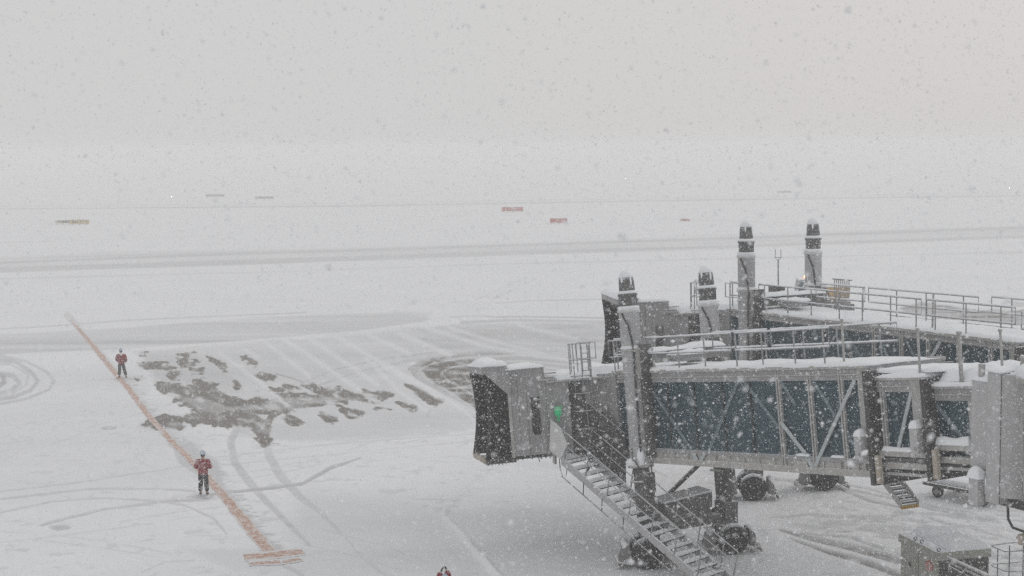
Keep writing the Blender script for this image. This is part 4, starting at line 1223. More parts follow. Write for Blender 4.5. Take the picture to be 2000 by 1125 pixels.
        gp.prism([(-.62, -.10), (-.12, -.10), (.20, .62), (-.10, .98), (-.55, .98)], 'y', -.04, -.01)
        gp.build('side_plate', M['plate'], st)
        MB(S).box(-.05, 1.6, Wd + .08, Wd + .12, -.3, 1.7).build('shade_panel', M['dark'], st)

    # ---- terminal end
    te = empty('terminal_rotunda', (0, 0, 0)); te.parent = root
    aW = Cend + (3.75 if detail else 3.9)
    zT = z0 + aW * slope
    if detail:
        tw = MB()
        tw.box(aW - .62, aW + .02, -1.34, -1.16, zT + .35, zT + 2.55)
        tw.box(aW, aW + .46, -1.46, -1.18, zT - .42, zT + 2.85)
        tw.hexa([(aW + .46, -1.46, zT - .25), (aW + .95, -1.10, zT - .25), (aW + .95, -.9, zT - .25), (aW + .46, -1.2, zT - .25)], [(aW + .46, -1.46, zT + 2.80), (aW + .95, -1.10, zT + 2.80), (aW + .95, -.9, zT + 2.80), (aW + .46, -1.2, zT + 2.80)])
        tw.build('corridor_wall', M['wall'], te)
        cR = (aW + 2.45, .1, zT)
        MB().lathe(cR, [(2.05, .05), (2.05, 2.72)], 64, smooth=False).build('drum_wall', M['panel'], te)
        for k in range(14):
            t = math.radians(196 + k * 5.2)
            x, y = cR[0] + 2.055 * math.cos(t), cR[1] + 2.055 * math.sin(t)
            MB().bar((x, y, zT + .08), (x, y, zT + 2.70), .03, .03).build('wall_rib', M['post'], te)
        MB().box(aW + .44, aW + .455, -1.475, -1.461, zT - .4, zT + 2.8).build('panel_seam', M['mid'], te)
        MB().box(aW - .10, aW - .08, -1.352, -1.341, zT + 1.3, zT + 1.52).build('door_latch', M['black'], te)
        MB().lathe(cR, [(1.9, -.35), (1.98, .05)], 40).box(aW + .15, aW + 3.5, -1.2, -.95, zT - .5, zT - .27).build('floor_ring', M['dark'], te)
        MB().lathe(cR, [(1.95, 2.72), (2.22, 2.74), (2.22, 2.86), (1.9, 2.88)], 40).build('roof_rim', M['beam'], te)
        MB().lathe(cR, [(2.20, 2.87), (2.25, 2.93), (2.0, 3.12), (1.4, 3.26), (.6, 3.32), (.02, 3.33)], 40).snow(aW - .02, aW + .45, -1.46, -.6, zT + 2.85, .10, seed + 51, .06).build('snow_cover', M['snow'], te)
        MB().snow(aW - .6, aW + .0, -1.30, 1.0, zT + 2.55, .2, seed + 52, .08).build('snow_cover', M['snow'], te)
        MB().lathe((aW + 2.45, .1, 0), [(.45, 0), (.45, zT - .3)], 28).box(aW + .95, aW + 1.12, -.85, -.70, zT - 1.2, zT - .5).build('support_column', M['column'], te)
        MB().box(aW + 1.12, aW + 2.0, -.75, 1.0, zT - 1.35, zT - .5).build('service_box', M['dark'], te)
        MB().lathe((aW + .85, -.8, zT - 1.25), [(.10, -.4), (.14, -.35), (.14, .1), (.10, .14)], 16, 'y').build('drain_pot', M['cream'], te)
        MB().tube([(aW + .48, -1.2, zT - .45), (aW + .50, -1.2, zT - .8), (aW + .60, -1.15, zT - 1.0), (aW + .85, -1.0, zT - 1.08), (aW + 1.0, -.85, zT - 1.05)], .035, 7).build('hanging_cable', M['cable'], te)
        MB().tube([(aW + .2, -.5, zT + 3.12), (aW + 1.8, -.7, zT + 3.05)], .07, 8).tube([(aW + .25, -.5, zT + 2.7), (aW + .25, -.5, zT + 3.12)], .07, 8).build('roof_pipe', M['beam'], te)
        MB().box(aW - .45, aW - .30, -1.30, -1.22, zT + 2.6, zT + 2.95).build('lifting_lug', M['post'], te)
        jb = MB().box(aW - .42, aW - .12, -1.60, -1.36, zT - .55, zT + .12).build('junction_box', M['wall'], te)
        MB().snow(aW - .44, aW - .10, -1.62, -1.34, zT + .12, .28, seed + 60, .03, .02, 0).build('snow_cover', M['snow'], te)
    else:
        MB().lathe((aW + 2.8, .1, zT), [(2.05, .10), (2.05, 3.2)], 40, smooth=False).build('drum_wall', M['wall'], te)
        MB().lathe((aW + 2.8, .1, 0), [(.45, 0), (.45, zT + .2)], 28).build('support_column', M['column'], te)
        MB().lathe((aW + 2.8, .1, zT), [(2.22, 3.2), (2.26, 3.40), (2.0, 3.62), (.02, 3.85)], 40).build('snow_cover', M['snow'], te)
    if not detail:
        # wind mast and box on the roof of the far bridge
        am = -1.0
        mm = MB(Tn); mm.tube([(am, .6, 3.0), (am, .6, 4.9)], .03, 6).tube([(am - .18, .6, 5.3), (am - .18, .6, 4.98), (am, .6, 4.85), (am + .18, .6, 4.98), (am + .18, .6, 5.3)], .015, 5).bar((am - .2, .6, 4.98), (am + .2, .6, 4.98), .03, .03)
        mm.build('wind_mast', M['rail'], root)
        MB(Tn).box(am - .25, am + .30, .3, .7, 3.3, 3.85).build('roof_box', M['mid'], root)
        bg_ = MB(Tn)
        for k in range(8): bg_.tube([(1.6 + k * .12, 1.3, 3.0), (1.6 + k * .12, 1.3, 4.2)], .022, 5)
        bg_.bar((1.5, 1.3, 4.22), (2.6, 1.3, 4.22), .05, .05)
        bg_.build('ladder_cage', M['rail'], root)
    return root, Tn

B1 = Vector((5.66, 50.61, 0.0))
AZ1 = -1.0435
bridge1, T1 = boarding_bridge(B1, AZ1, 3.38, .1354, 10.7, 'nearest grey boarding bridge with long stair, green lamp and blue tinted windows', True, 5, -.48)
B2 = Vector((10.65, 60.06, 0.0))
bridge2, T2 = boarding_bridge(B2, -1.0793, 4.28, .0189, 13.6, 'boarding bridge behind the nearest one, higher roof with long double guard rails', False, 77, -.45)

# short inspection steps hanging under the near bridge, folded out to the ground
def small_ladder():
    r = empty('maintenance_ladder', G(1785, 985))
    tag(r, 'short snow-covered steel ladder leaning on the ground under the near bridge', 'ladder')
    o = r.location
    a = P(1722, 936, 43.2) - o; b = P(1760, 987, 41.6) - o
    w = Vector((.50, .10, .04))
    for v in (0, 1):
        MB().bar(a + w * v, b + w * v, .05, .16).build('side_rail', M['beam'], r)
    for k in range(6):
        p = a.lerp(b, (k + .5) / 6)
        s = MB().bar(p, p + w, .14, .04).build('rung', M['dark'], r)
        MB().bar(p + Vector((0, 0, .035)), p + w * .9 + Vector((0, 0, .035)), .12, .035).build('rung_snow', M['snow'], s)
    MB().bar(b + Vector((0, 0, -.06)), b + w + Vector((0, 0, -.06)), .08, .10).build('foot', M['yellow'], r)
    MB().tube([a + Vector((.1, 0, .1)), a.lerp(b, .5) + Vector((.45, 0, .12)), a.lerp(b, .8) + Vector((.1, 0, .1))], .02, 5).build('rope', M['beam'], r)
small_ladder()

# roller-bed cargo dolly parked under the near bridge
def dolly():
    c = G(1896, 974)
    r = empty('cargo_dolly', c, math.radians(-50))
    tag(r, 'low cargo dolly with snowy roller bed parked under the near bridge', 'cargo dolly')
    f = MB(); L, W = 3.0, 1.9
    f.bar((-L / 2, -W / 2, .52), (L / 2, -W / 2, .52), .10, .12).bar((-L / 2, W / 2, .52), (L / 2, W / 2, .52), .10, .12)
    f.bar((-L / 2, -W / 2, .52), (-L / 2, W / 2, .52), .10, .12).bar((L / 2, -W / 2, .52), (L / 2, W / 2, .52), .10, .12)
    f.bar((-L / 2, 0, .46), (L / 2, 0, .46), .14, .14)
    f.build('frame', M['dark'], r)
    rl = MB()
    for k in range(17):
        x = -L / 2 + .15 + k * (L - .3) / 16
        rl.tube([(x, -W / 2 + .06, .57), (x, W / 2 - .06, .57)], .045, 7)
    rl.build('roller_bed', M['beam'], r)
    sn = MB()
    for k in range(17):
        x = -L / 2 + .15 + k * (L - .3) / 16
        sn.tube([(x, -W / 2 + .1, .615), (x, 0, .63), (x, W / 2 - .1, .612)], [.02, .035, .02], 6)
    sn.snow(-L / 2 + .5, L / 2 - 1.2, -.2, .7, .60, .05, 3, .08)
    sn.build('snow_cover', M['snow'], r)
    for x in (-1.0, 1.0):
        for y in (-.72, .72):
            w = MB().lathe((x, y, .24), tyre_prof(.24, .16), 18, 'y').build('wheel', M['tyre'], r)
            MB().lathe((x, y, .24), [(.02, -.09), (.11, -.09), (.11, .09), (.02, .09)], 14, 'y').build('rim', M['beam'], w)
    MB().tube([(L / 2, 0, .46), (L / 2 + .5, 0, .35), (L / 2 + .9, 0, .2)], .035, 6).build('tow_bar', M['dark'], r)
dolly()

# ------------------------------------------------------------------ electrical cabinet, pipes and cage at lower right
def cabinet():
    H = 2.0
    g = G(1832, 1080, H)                # near corner of the lid
    c = Vector((g.x, g.y, 0))
    r = empty('electrical_cabinet', c, math.radians(14))
    tag(r, 'olive grey electrical cabinet with snow on its lid and a round red sticker', 'cabinet')
    W, D = 1.72, 2.35                  # along local x (right), local y (away and left)
    K = lambda x, y, z: (x, y, z)
    b = MB(K); b.box(.05, W - .05, .05, D - .08, 0, H - .25); b.build('cabinet_body', M['cabinet'], r)
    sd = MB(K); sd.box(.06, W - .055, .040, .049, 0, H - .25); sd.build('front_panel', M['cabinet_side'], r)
    l = MB(K); l.box(0, W, 0, D * .52, H - .24, H); l.box(0, W, D * .52 + .012, D, H - .24, H - .004)
    lid = l.build('lid', M['cabinet'], r)
    MB(K).snow(.40, W - .04, .03, D * .48, H + .002, .30, 4, .05, 0, 0).snow(.42, W - .08, D * .58, D - .05, H + .002, .26, 6, .05, 0, 0).build('lid_snow', M['snow'], r)
    for (x, y) in ((.08, .10), (W - .22, .12), (.08, D * .46), (.08, D * .62), (W - .3, D * .9)):
        ring_ = MB(K)
        cx, cy = x, y
        ring_.tube([(cx + .050 * math.cos(t), cy, H + .07 + .050 * math.sin(t)) for t in [2 * math.pi * k / 12 for k in range(12)]], .016, 6, closed=True)
        ring_.lathe((cx, cy, H), [(.02, 0), (.02, .015)], 8)
        ring_.build('eye_bolt', M['steel'], r)
    # left face: door, latch, sticker
    d = MB(K); d.box(.028, .048, .10, 1.14, .05, H - .24); d.box(.028, .048, 1.18, D - .14, .05, H - .24)
    d.build('door', M['cabinet'], r)
    h = MB(K); h.box(.014, .027, 1.30, 1.72, H - .95, H - .48); h.build('latch_plate', M['cabinet'], r)
    MB(K).tube([(.0, 1.58, H - .70), (-.05, 1.58, H - .70), (-.05, 1.50, H - .80)], .025, 6).build('door_handle', M['black'], r)
    s = MB(K)
    sy, sz = .52, H - .52
    for k in range(24):
        pass
    n = 24
    vs = [(.026, sy, sz)] + [(.026, sy + .22 * math.cos(2 * math.pi * k / n), sz + .15 * math.sin(2 * math.pi * k / n)) for k in range(n)]
    vs += [(x - .004, y, z) for x, y, z in vs]
    fs = [(0, k + 1, (k + 1) % n + 1) for k in range(n)] + [(n + 1, n + 1 + (k + 1) % n + 1, n + 1 + k + 1) for k in range(n)] + [(k + 1, n + 2 + k, n + 2 + (k + 1) % n, (k + 1) % n + 1) for k in range(n)]
    s.add(vs, fs); st = s.build('warning_sticker', M['red'], r)
    m = MB(K)
    for k in range(3): m.box(.0185, .0205, sy - .13, sy + .13, sz + .06 - .06 * k, sz + .078 - .06 * k)
    m.box(.0185, .0205, sy - .015, sy + .015, sz - .1, sz + .1)
    m.build('sticker_mark', M['white'], st)
    return r
cabinet()

def pipe_rail():
    a = P(1850, 1089, 43.2); b = P(1945, 1131, 41.4)
    r = empty('pipe_railing', (b.x, b.y, 0))
    tag(r, 'sloping steel pipe railing in front of the electrical cabinet', 'railing')
    o = Vector((b.x, b.y, 0))
    d = (b - a)
    MB().tube([a - o, a + d * 1.5 - o], .045, 9).build('top_pipe', M['beam'], r)
    lo_ = Vector((0, 0, -.13))
    MB().tube([a + lo_ - o, a + d * 1.5 + lo_ - o], .030, 8).build('lower_pipe', M['beam'], r)
    MB().tube([a + d * .35 - o, a + d * .35 + Vector((0, 0, -1.2)) - o], .035, 8).tube([a + d * 1.3 - o, a + d * 1.3 - o + Vector((0, 0, -(a + d * 1.3).z))], .035, 8).tube([a + d * .35 + Vector((0, 0, -1.2)) - o, (a + d * .35) - o - Vector((0, 0, (a + d * .35).z))], .035, 8).build('support_post', M['steel'], r)
    MB().bar(a + lo_ * .5 + Vector((.05, 0, -.35)) - o, a + d * .8 + lo_ * .5 + Vector((.05, 0, -.45)) - o, .05, .36).build('cable_tray', M['mid'], r)
    MB().tube([a - o + Vector((0, 0, .04)), a + d * 1.5 - o + Vector((0, 0, .04))], .022, 6).build('rail_snow', M['snow'], r)
pipe_rail()

def cage():
    Y = 42.5
    p0 = P(1945, 1062, Y); pr = P(2003, 1058, Y + .6)
    r = empty('cage_platform', (p0.x, p0.y, 0))
    tag(r, 'open platform cage of dark round bars at the right edge beside the cabinet', 'safety cage')
    o = Vector((p0.x, p0.y, 0))
    def pt(px, py, dy): return P(px, py, Y + dy) - o
    t1 = [pt(1936, 1066, 0), pt(1940, 1064.5, .1), pt(1990, 1058.5, .7), pt(1996, 1060, .7), pt(2000, 1067, .7)]
    t2 = [pt(1936, 1066, 0), pt(1950, 1072, -.3), pt(1962, 1077, -.45), pt(1972, 1077.5, -.4), pt(2030, 1071, 0)]
    MB().tube(t1, .015, 7).tube(t2, .015, 7).build('top_ring', M['steel'], r)
    m1 = [pt(1936, 1104.5, 0), pt(1940, 1102, .1), pt(2030, 1094, .7)]
    m2 = [pt(1938, 1106, 0), pt(1950, 1110, -.3), pt(1962, 1115.5, -.45), pt(1972, 1116.5, -.4), pt(2030, 1112, 0)]
    MB().tube(m1, .013, 7).tube(m2, .013, 7).build('middle_ring', M['steel'], r)
    for (px, py, dy, rr) in ((1949, 1072, -.3, .014), (1972, 1064, -.4, .017), (1999, 1066, .6, .017)):
        a = pt(px, py, dy); MB().tube([a, Vector((a.x, a.y, 0))], rr, 7).build('upright', M['steel'], r)
cage()

# ------------------------------------------------------------------ snow plough beyond the far bridge
def plough():
    c = G(1603, 610)
    r = empty('snow_plough_truck', c, math.radians(-4))
    tag(r, 'yellow snow-clearing truck with lit amber beacon beyond the far bridge', 'truck')
    r.scale = (1.08, 1.08, 1.12)
    MB().box(-2.1, 2.1, -.9, .9, .50, .85).build('chassis', M['dark'], r)
    cabp = MB(); cabp.hexa([(-2.0, -.95, .85), (-.45, -.95, .85), (-.45, .95, .85), (-2.0, .95, .85)], [(-1.75, -.85, 2.45), (-.5, -.85, 2.45), (-.5, .85, 2.45), (-1.75, .85, 2.45)])
    cb = cabp.build('cab', M['panel'], r)
    MB().hexa([(-1.85, -.97, 1.55), (-1.25, -.97, 1.55), (-1.25, -.93, 1.55), (-1.85, -.93, 1.55)], [(-1.70, -.89, 2.3), (-1.25, -.89, 2.3), (-1.25, -.85, 2.3), (-1.70, -.85, 2.3)]).hexa([(-1.15, -.97, 1.55), (-.6, -.97, 1.55), (-.6, -.93, 1.55), (-1.15, -.93, 1.55)], [(-1.15, -.89, 2.3), (-.6, -.89, 2.3), (-.6, -.85, 2.3), (-1.15, -.85, 2.3)]).build('side_window', M['glass'], cb)
    MB().lathe((-1.15, -.2, 2.45), [(.17, 0), (.17, .08), (.13, .10)], 14).build('beacon_base', M['dark'], r)
    MB().lathe((-1.15, -.2, 2.55), [(.13, 0), (.14, .12), (.10, .20), (.02, .24)], 14).build('beacon_lens', M['beacon'], r)
    MB().box(-.3, .35, -.8, .8, .85, 1.9).tube([(-.2, -.85, 1.9), (-.2, -.85, 2.4)], .06, 8).build('engine_unit', M['dark'], r)
    hp = MB(); hp.hexa([(.7, -.9, .95), (2.0, -.9, .95), (2.0, .9, .95), (.7, .9, .95)], [(.25, -1.0, 1.95), (2.05, -1.0, 1.95), (2.05, 1.0, 1.95), (.25, 1.0, 1.95)])
    hp.build('hopper', M['yellow'], r)
    MB().snow(.25, 2.05, -1.0, 1.0, 1.95, .12, 3, .2).snow(-1.75, -.5, -.85, .85, 2.45, .06, 4, .2).build('snow_cover', M['snow'], r)
    bl = MB(); bl.hexa([(-1.9, -1.5, .0), (2.3, -1.6, .0), (2.3, -1.5, .0), (-1.9, -1.4, .0)], [(-2.3, -1.3, .75), (2.3, -1.4, .75), (2.3, -1.3, .75), (-2.3, -1.2, .75)])
    bl.build('side_skirt', M['dark'], r)
    for x in (-1.35, 1.25):
        for y in (-.85, .85):
            w = MB().lathe((x, y, .48), tyre_prof(.48, .3), 20, 'y').build('wheel', M['tyre'], r)
            MB().lathe((x, y, .48), [(.02, -.16), (.22, -.16), (.22, .16), (.02, .16)], 12, 'y').build('rim', M['yellow'], w)
plough()

# ------------------------------------------------------------------ guidance signs far out on the field
def sign(x0, x1, ytop, ybot, ground, mat, label, slab=.25, skew=0.0, marks=None):
    g0 = G((x0 + x1) / 2, ground)
    Y = g0.y
    a = P(x0, ytop, Y); b = P(x1, ytop, Y); c = P(x0, ybot, Y)
    w = b.x - a.x; h = a.z - c.z; zb = max(.12, c.z)
    r = empty('taxiway_sign', ((a.x + b.x) / 2, Y, 0), skew)
    tag(r, label, 'sign', 'guidance signs out on the snow field')
    bd = MB().box(-w / 2, w / 2, -slab / 2, slab / 2, zb, zb + h).build('sign_board', mat, r)
    lg = MB()
    for x in (-w * .4, 0, w * .4): lg.box(x - .06, x + .06, -.06, .06, -.05, zb + .02)
    lg.build('legs_frame', M['post'], r)
    MB().snow(-w / 2, w / 2, -slab / 2, slab / 2, zb + h, .10, 2, .2).build('snow_cover', M['snow'], r)
    if marks:
        m = MB(); yf = -slab / 2 - .012
        for (u0, u1, v0, v1) in marks: m.box(-w / 2 + w * u0, -w / 2 + w * u1, yf, yf + .01, zb + h * v0, zb + h * v1)
        m.build('lettering', M['black'], bd)
sign(137, 174, 429, 437.5, 439, M['signyellow'], 'yellow sign with dark lettering at the far left of the field', marks=[(.12, .18, .2, .8), (.24, .30, .2, .8), (.36, .42, .3, .7), (.55, .58, .2, .8), (.64, .72, .2, .3), (.64, .72, .7, .8), (.84, .88, .2, .8)])
sign(108, 137, 430, 436, 439, M['signpale'], 'greyish slanted sign end joined left of the yellow sign', skew=.5, marks=[(.5, .58, .2, .8), (.66, .74, .2, .8), (.82, .9, .2, .8)])
sign(402, 438, 379.5, 384, 385.5, M['signpale'], 'farthest buff sign board, left of its twin near the horizon')
sign(497, 535, 384, 388, 389.5, M['signpale'], 'buff sign board just right of the farthest one near the horizon')
sign(980, 1022, 404.5, 412.5, 414, M['signred'], 'larger faded red sign board near the middle of the field', skew=-.12)
sign(1074, 1108, 426.5, 435, 437, M['signred'], 'nearer red sign board right of the larger one')
sign(1328, 1347, 427.5, 431.5, 433, M['signred'], 'tiny thin orange sign seen almost edge-on far right', slab=.15, skew=-.2)
sign(1518, 1545, 373.5, 376, 377.5, M['signpale'], 'barely visible grey board beyond the two tall columns')

def runway_lamp(px, py, label):
    g = G(px, py + 4)
    r = empty('runway_lamp', g)
    tag(r, label, 'lamp', 'lit lamps along the runway')
    MB().lathe((0, 0, -.2), [(.10, 0), (.10, .12), (.05, .2), (.05, .75)], 10).build('stem', M['yellow'], r)
    MB().lathe((0, 0, .55), [(.07, 0), (.10, .06), (.08, .16), (.02, .2)], 12).build('lamp_lens', M['lamp'], r)
runway_lamp(335, 385, 'tiny white lamp far left above the long track line')
runway_lamp(1222, 348, 'tiny white lamp near the horizon in the middle')
runway_lamp(1971, 368, 'tiny white lamp at the far right edge')

# ------------------------------------------------------------------ people
def skin_mesh(verts, edges, radii, levels=2, roots=(0,)):
    me = bpy.data.meshes.new('tmp'); me.from_pydata([tuple(v) for v in verts], edges, [])
    ob = bpy.data.objects.new('tmp', me); COL.objects.link(ob)
    ob.modifiers.new('s', 'SKIN')
    if not me.skin_vertices:
        bpy.context.view_layer.objects.active = ob
    for i, d in enumerate(me.skin_vertices[0].data):
        r = radii[i]
        d.radius = r if isinstance(r, tuple) else (r, r)
        d.use_root = i in roots
    sb = ob.modifiers.new('u', 'SUBSURF'); sb.levels = levels; sb.render_levels = levels
    bpy.context.view_layer.update()
    dg = bpy.context.evaluated_depsgraph_get()
    out = bpy.data.meshes.new_from_object(ob.evaluated_get(dg))
    bpy.data.objects.remove(ob); bpy.data.meshes.remove(me)
    for p in out.polygons: p.use_smooth = True
    return out

def chain(groups):
    """groups: list of point chains [(x,y,z,r)...]; identical points are shared"""
    vs, rs, es, idx = [], [], [], {}
    for g in groups:
        prev = None
        for (x, y, z, *r) in g:
            k = (round(x, 4), round(y, 4), round(z, 4))
            if k not in idx:
                idx[k] = len(vs); vs.append((x, y, z)); rs.append(r[0] if len(r) == 1 else tuple(r))
            if prev is not None and prev != idx[k]: es.append((prev, idx[k]))
            prev = idx[k]
    return vs, es, rs

def obj_from(name, me, mat, parent):
    me.name = name; me.materials.clear(); me.materials.append(mat)
    o = bpy.data.objects.new(name, me); COL.objects.link(o); o.parent = parent
    return o

def person(loc, rz, label, arms, legs, helmet='helmet', twist=0.0, lean=0.0):
    r = empty('person', loc, rz)
    tag(r, label, 'person', 'ground crew in red jackets')
    hip = (0, 0, .93)
    nk = (0, .01 + lean, 1.46)
    hd = (0, .03 + lean, 1.60)
    torso = [(0, 0, .93, .12, .10), (0, .0, 1.08, .125, .10), (0, .01, 1.25, .15, .105), (0, .01 + lean, 1.38, .14, .09), (*nk, .055, .055), (*hd, .078, .095), (0, .02 + lean, 1.70, .07, .085)]
    def arm(s, A, ex=0.0):
        sh = (s * .19, .01 + lean, 1.37)
        el, wr = A
        return [(0, .01 + lean, 1.38, .14 + ex, .09 + ex), (*sh, .062 + ex), (*el, .047 + ex), (*wr, .032 + ex * .8)]
    def leg(s, L, ex=0.0):
        kn, an = L
        return [(0, 0, .93, .12, .10), (s * .10, 0, .86, .088 + ex), (*kn, .060 + ex), (*an, .042 + ex * 1.2)]
    groups = [torso] + [arm(s, A) for s, A in zip((-1, 1), arms)] + [leg(s, L) for s, L in zip((-1, 1), legs)]
    for s, L in zip((-1, 1), legs): groups.append([(*L[1], .042), (L[1][0] + s * .01, L[1][1] + .12, .05, .035)])
    v, e, rad = chain(groups)
    obj_from('body', skin_mesh(v, e, rad), M['skin'], r)
    # face: nose, ears, brows, eyes and mouth
    hx, hy, hz = hd[0], hd[1] + .01, 1.63
    fc = MB().ellipsoid((hx, hy + .10, hz - .01), (.012, .022, .025), 8, 6)
    fc.ellipsoid((hx - .082, hy, hz), (.012, .02, .03), 8, 6).ellipsoid((hx + .082, hy, hz), (.012, .02, .03), 8, 6)
    fc.build('nose_and_ears', M['skin'], r)
    MB().ellipsoid((hx - .03, hy + .087, hz + .025), (.012, .008, .007), 8, 6).ellipsoid((hx + .03, hy + .087, hz + .025), (.012, .008, .007), 8, 6).ellipsoid((hx, hy + .083, hz - .055), (.024, .008, .006), 8, 6).build('eyes_and_mouth', M['hair'], r)
    MB().ellipsoid((hx, hy - .022, hz - .005), (.086, .088, .10), 14, 10).build('hair', M['hair'], r)
    # jacket: torso to hip with sleeves, collar
    jt = [(0, 0, .80, .21, .155), (0, 0, .95, .215, .16), (0, 0, 1.1, .225, .165), (0, .01, 1.25, .25, .17), (0, .01 + lean, 1.38, .215, .14), (0, .01 + lean, 1.47, .085, .08)]
    def jarm(s, A):
        el, wr = A
        sh = (s * .21, .01 + lean, 1.37)
        return [(0, .01 + lean, 1.38, .20, .13), (*sh, .115), (*el, .10), (*wr, .06 if wr[2] < 1.5 else .085)]
    v, e, rad = chain([jt] + [jarm(s, A) for s, A in zip((-1, 1), arms)])
    obj_from('jacket', skin_mesh(v, e, rad), M['jacket'], r)
    v, e, rad = chain([[(0, 0, .90, .155, .12), (s * .105, 0, .80, .118), (*L[0], .100), (L[1][0], L[1][1], .13, .095)] for s, L in zip((-1, 1), legs)])
    obj_from('trousers', skin_mesh(v, e, rad), M['trouser'], r)
    for s, L in zip((-1, 1), legs):
        v, e, rad = chain([[(L[1][0], L[1][1] - .03, .10, .06), (L[1][0], L[1][1] - .01, .055, .055), (L[1][0] + s * .01, L[1][1] + .17, .045, .045)]])
        obj_from('boot', skin_mesh(v, e, rad), M['glove'], r)
    # gloves with five fingers
    for s, A in zip((-1, 1), arms):
        el, wr = Vector(A[0]), Vector(A[1])
        d = (wr - el).normalized()
        side = d.cross(Vector((0, 0, 1))); side = side.normalized() if side.length > .1 else Vector((1, 0, 0))
        dn = side.cross(d)
        palm = wr + d * .05
        gs = [[(*wr, .034), (*palm, .040)]]
        for k in range(4):
            off = side * ((k - 1.5) * .021)
            ln = (.070, .082, .078, .060)[k]
            base_ = wr + d * .088 + off
            m_ = base_ + d * ln * .5 - dn * .012; t_ = base_ + d * ln * .8 - dn * .042
            gs.append([(*palm, .040), (*base_, .013), (*m_, .012), (*t_, .010)])
        tb_ = wr + d * .03 - side * s * .035
        gs.append([(*palm, .040), (*tb_, .015), (*(tb_ + d * .035 - side * s * .02 - dn * .01), .013), (*(tb_ + d * .065 - side * s * .012 - dn * .02), .011)])
        v, e, rad = chain(gs)
        obj_from('glove', skin_mesh(v, e, rad, 1), M['glove'], r)
    hm = MB()
    hm.lathe((hx, hy - .005, hz + .02), [(.118, 0), (.122, .015), (.116, .06), (.095, .115), (.055, .15), (.012, .162)], 20)
    hm.ellipsoid((hx, hy + .10, hz + .025), (.075, .06, .010), 14, 6)
    hm.build('helmet', M['helmet'], r)
    return r

L_stand = [((-.115, .02, .48), (-.13, .0, .08)), ((.115, .02, .48), (.14, .0, .08))]
person(G(398, 967), math.radians(-3), 'person nearer the camera, back turned, red jacket and pale helmet, on the orange line',
       [((-.31, -.02, 1.12), (-.12, .25, 1.16)), ((.31, -.02, 1.12), (.12, .25, 1.16))], L_stand)
person(G(238, 738), math.radians(28), 'person farther away on the orange line, red jacket, hands before the chest',
       [((-.27, .06, 1.12), (-.16, .30, 1.02)), ((.27, -.10, 1.10), (.30, .14, .98))], [((-.10, .10, .49), (-.13, .10, .08)), ((.16, -.02, .47), (.24, -.12, .08))])
# the third one: only the raised sleeves enter the frame
pt3 = P(870, 1124, 42.55)
g3 = Vector((pt3.x, 42.55, 0))
person(g3 + Vector((0.0, -.25, 0)), math.radians(20), 'person at the bottom edge, only two raised snowy red sleeves visible',
       [((-.17, .14, 1.62), (-.085, .12, 1.86)), ((.17, .14, 1.60), (.075, .10, 1.90))], L_stand)

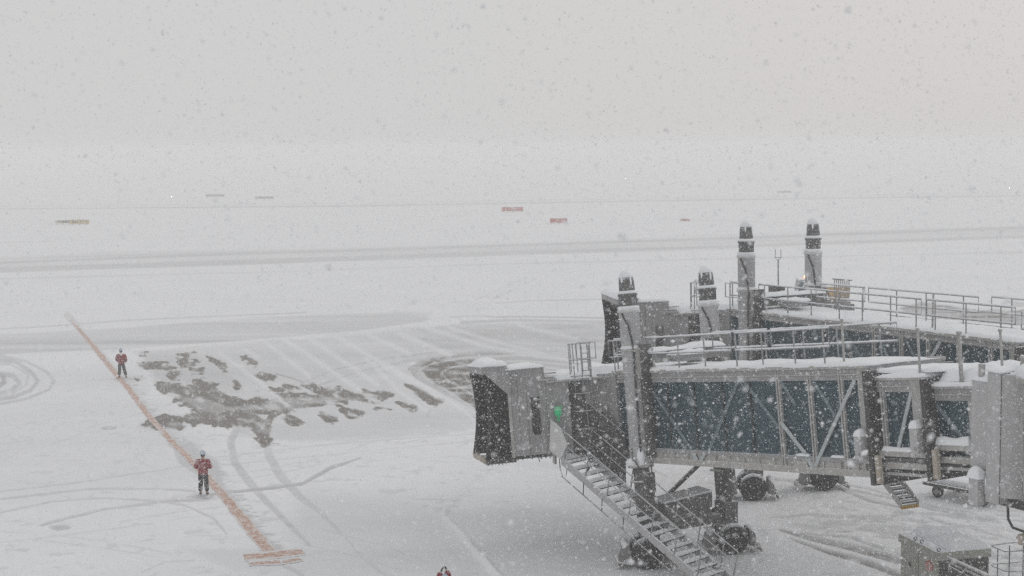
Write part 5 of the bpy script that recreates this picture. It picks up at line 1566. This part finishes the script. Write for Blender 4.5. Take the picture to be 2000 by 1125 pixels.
# ------------------------------------------------------------------ falling snow: real little flakes in the air between the camera and the apron
def falling_snow(n, seed=11):
    rs = np.random.RandomState(seed)
    u = rs.rand(n)
    d = 2.0 + 46 * u ** 0.8
    tx = (rs.rand(n) - .5) * .86; ty = (rs.rand(n) - .5) * .50
    X = d * tx; Y = d; Z = CAM_Z - d * math.tan(PITCH) + d * ty
    ok = (Z > .05)
    X, Y, Z, d = X[ok], Y[ok], Z[ok], d[ok]
    n = len(X)
    size = (.0017 + .0026 * rs.rand(n) ** 2.2) * (1 + .052 * d)
    size *= np.where(rs.rand(n) < .03, 2.0, 1.0)
    base = np.array([[1, 0, 0], [-1, 0, 0], [0, 1, 0], [0, -1, 0], [0, 0, 1], [0, 0, -1]], float)
    V = base[None] * (0.35 + .9 * rs.rand(n, 6, 1)) + (rs.rand(n, 6, 3) - .5) * .7
    V *= np.stack([.5 + .9 * rs.rand(n), .5 + .9 * rs.rand(n), .5 + .9 * rs.rand(n)], 1)[:, None, :]
    ang = rs.rand(n) * 6.28; ca, sa = np.cos(ang), np.sin(ang)
    x = V[:, :, 0] * ca[:, None] - V[:, :, 2] * sa[:, None]; z = V[:, :, 0] * sa[:, None] + V[:, :, 2] * ca[:, None]
    V = np.stack([x, V[:, :, 1], z], 2) * size[:, None, None]
    V += np.stack([X, Y, Z], 1)[:, None, :]
    F = np.array([[0, 2, 4], [2, 1, 4], [1, 3, 4], [3, 0, 4], [2, 0, 5], [1, 2, 5], [3, 1, 5], [0, 3, 5]])
    q = (F[None] + (np.arange(n) * 6)[:, None, None]).reshape(-1, 3).astype(np.int32)
    me = bpy.data.meshes.new('falling_snow')
    me.vertices.add(n * 6); me.vertices.foreach_set('co', V.astype(np.float32).ravel())
    me.loops.add(q.size); me.polygons.add(len(q))
    me.loops.foreach_set('vertex_index', q.ravel())
    me.polygons.foreach_set('loop_start', np.arange(len(q), dtype=np.int32) * 3)
    me.polygons.foreach_set('loop_total', np.full(len(q), 3, np.int32))
    me.polygons.foreach_set('use_smooth', np.ones(len(q), bool))
    me.update()
    m, nt, bs = new_mat('snowflake')
    bs.inputs['Base Color'].default_value = (.9, .91, .93, 1); bs.inputs['Roughness'].default_value = 1
    bs.inputs['Specular IOR Level'].default_value = 0
    me.materials.append(m)
    o = bpy.data.objects.new('falling_snow', me); COL.objects.link(o)
    tag(o, 'white snowflakes falling through the air over the whole apron', 'snow', kind='stuff')
falling_snow(200000)

# ------------------------------------------------------------------ snowy air
hz_m = bpy.data.materials.new('snowy_air'); hz_m.use_nodes = True
nt = hz_m.node_tree; nt.nodes.clear()
vo = nt.nodes.new('ShaderNodeOutputMaterial'); pv = nt.nodes.new('ShaderNodeVolumePrincipled')
pv.inputs['Color'].default_value = (.985, .985, .985, 1); pv.inputs['Density'].default_value = 0.0020; pv.inputs['Anisotropy'].default_value = 0.0
nt.links.new(pv.outputs[0], vo.inputs['Volume'])
hz = MB().box(-1500, 1500, -700, 2900, -2.0, 15.6).build('haze', hz_m)
tag(hz, 'pale snowy air over the airfield', 'haze', kind='stuff')
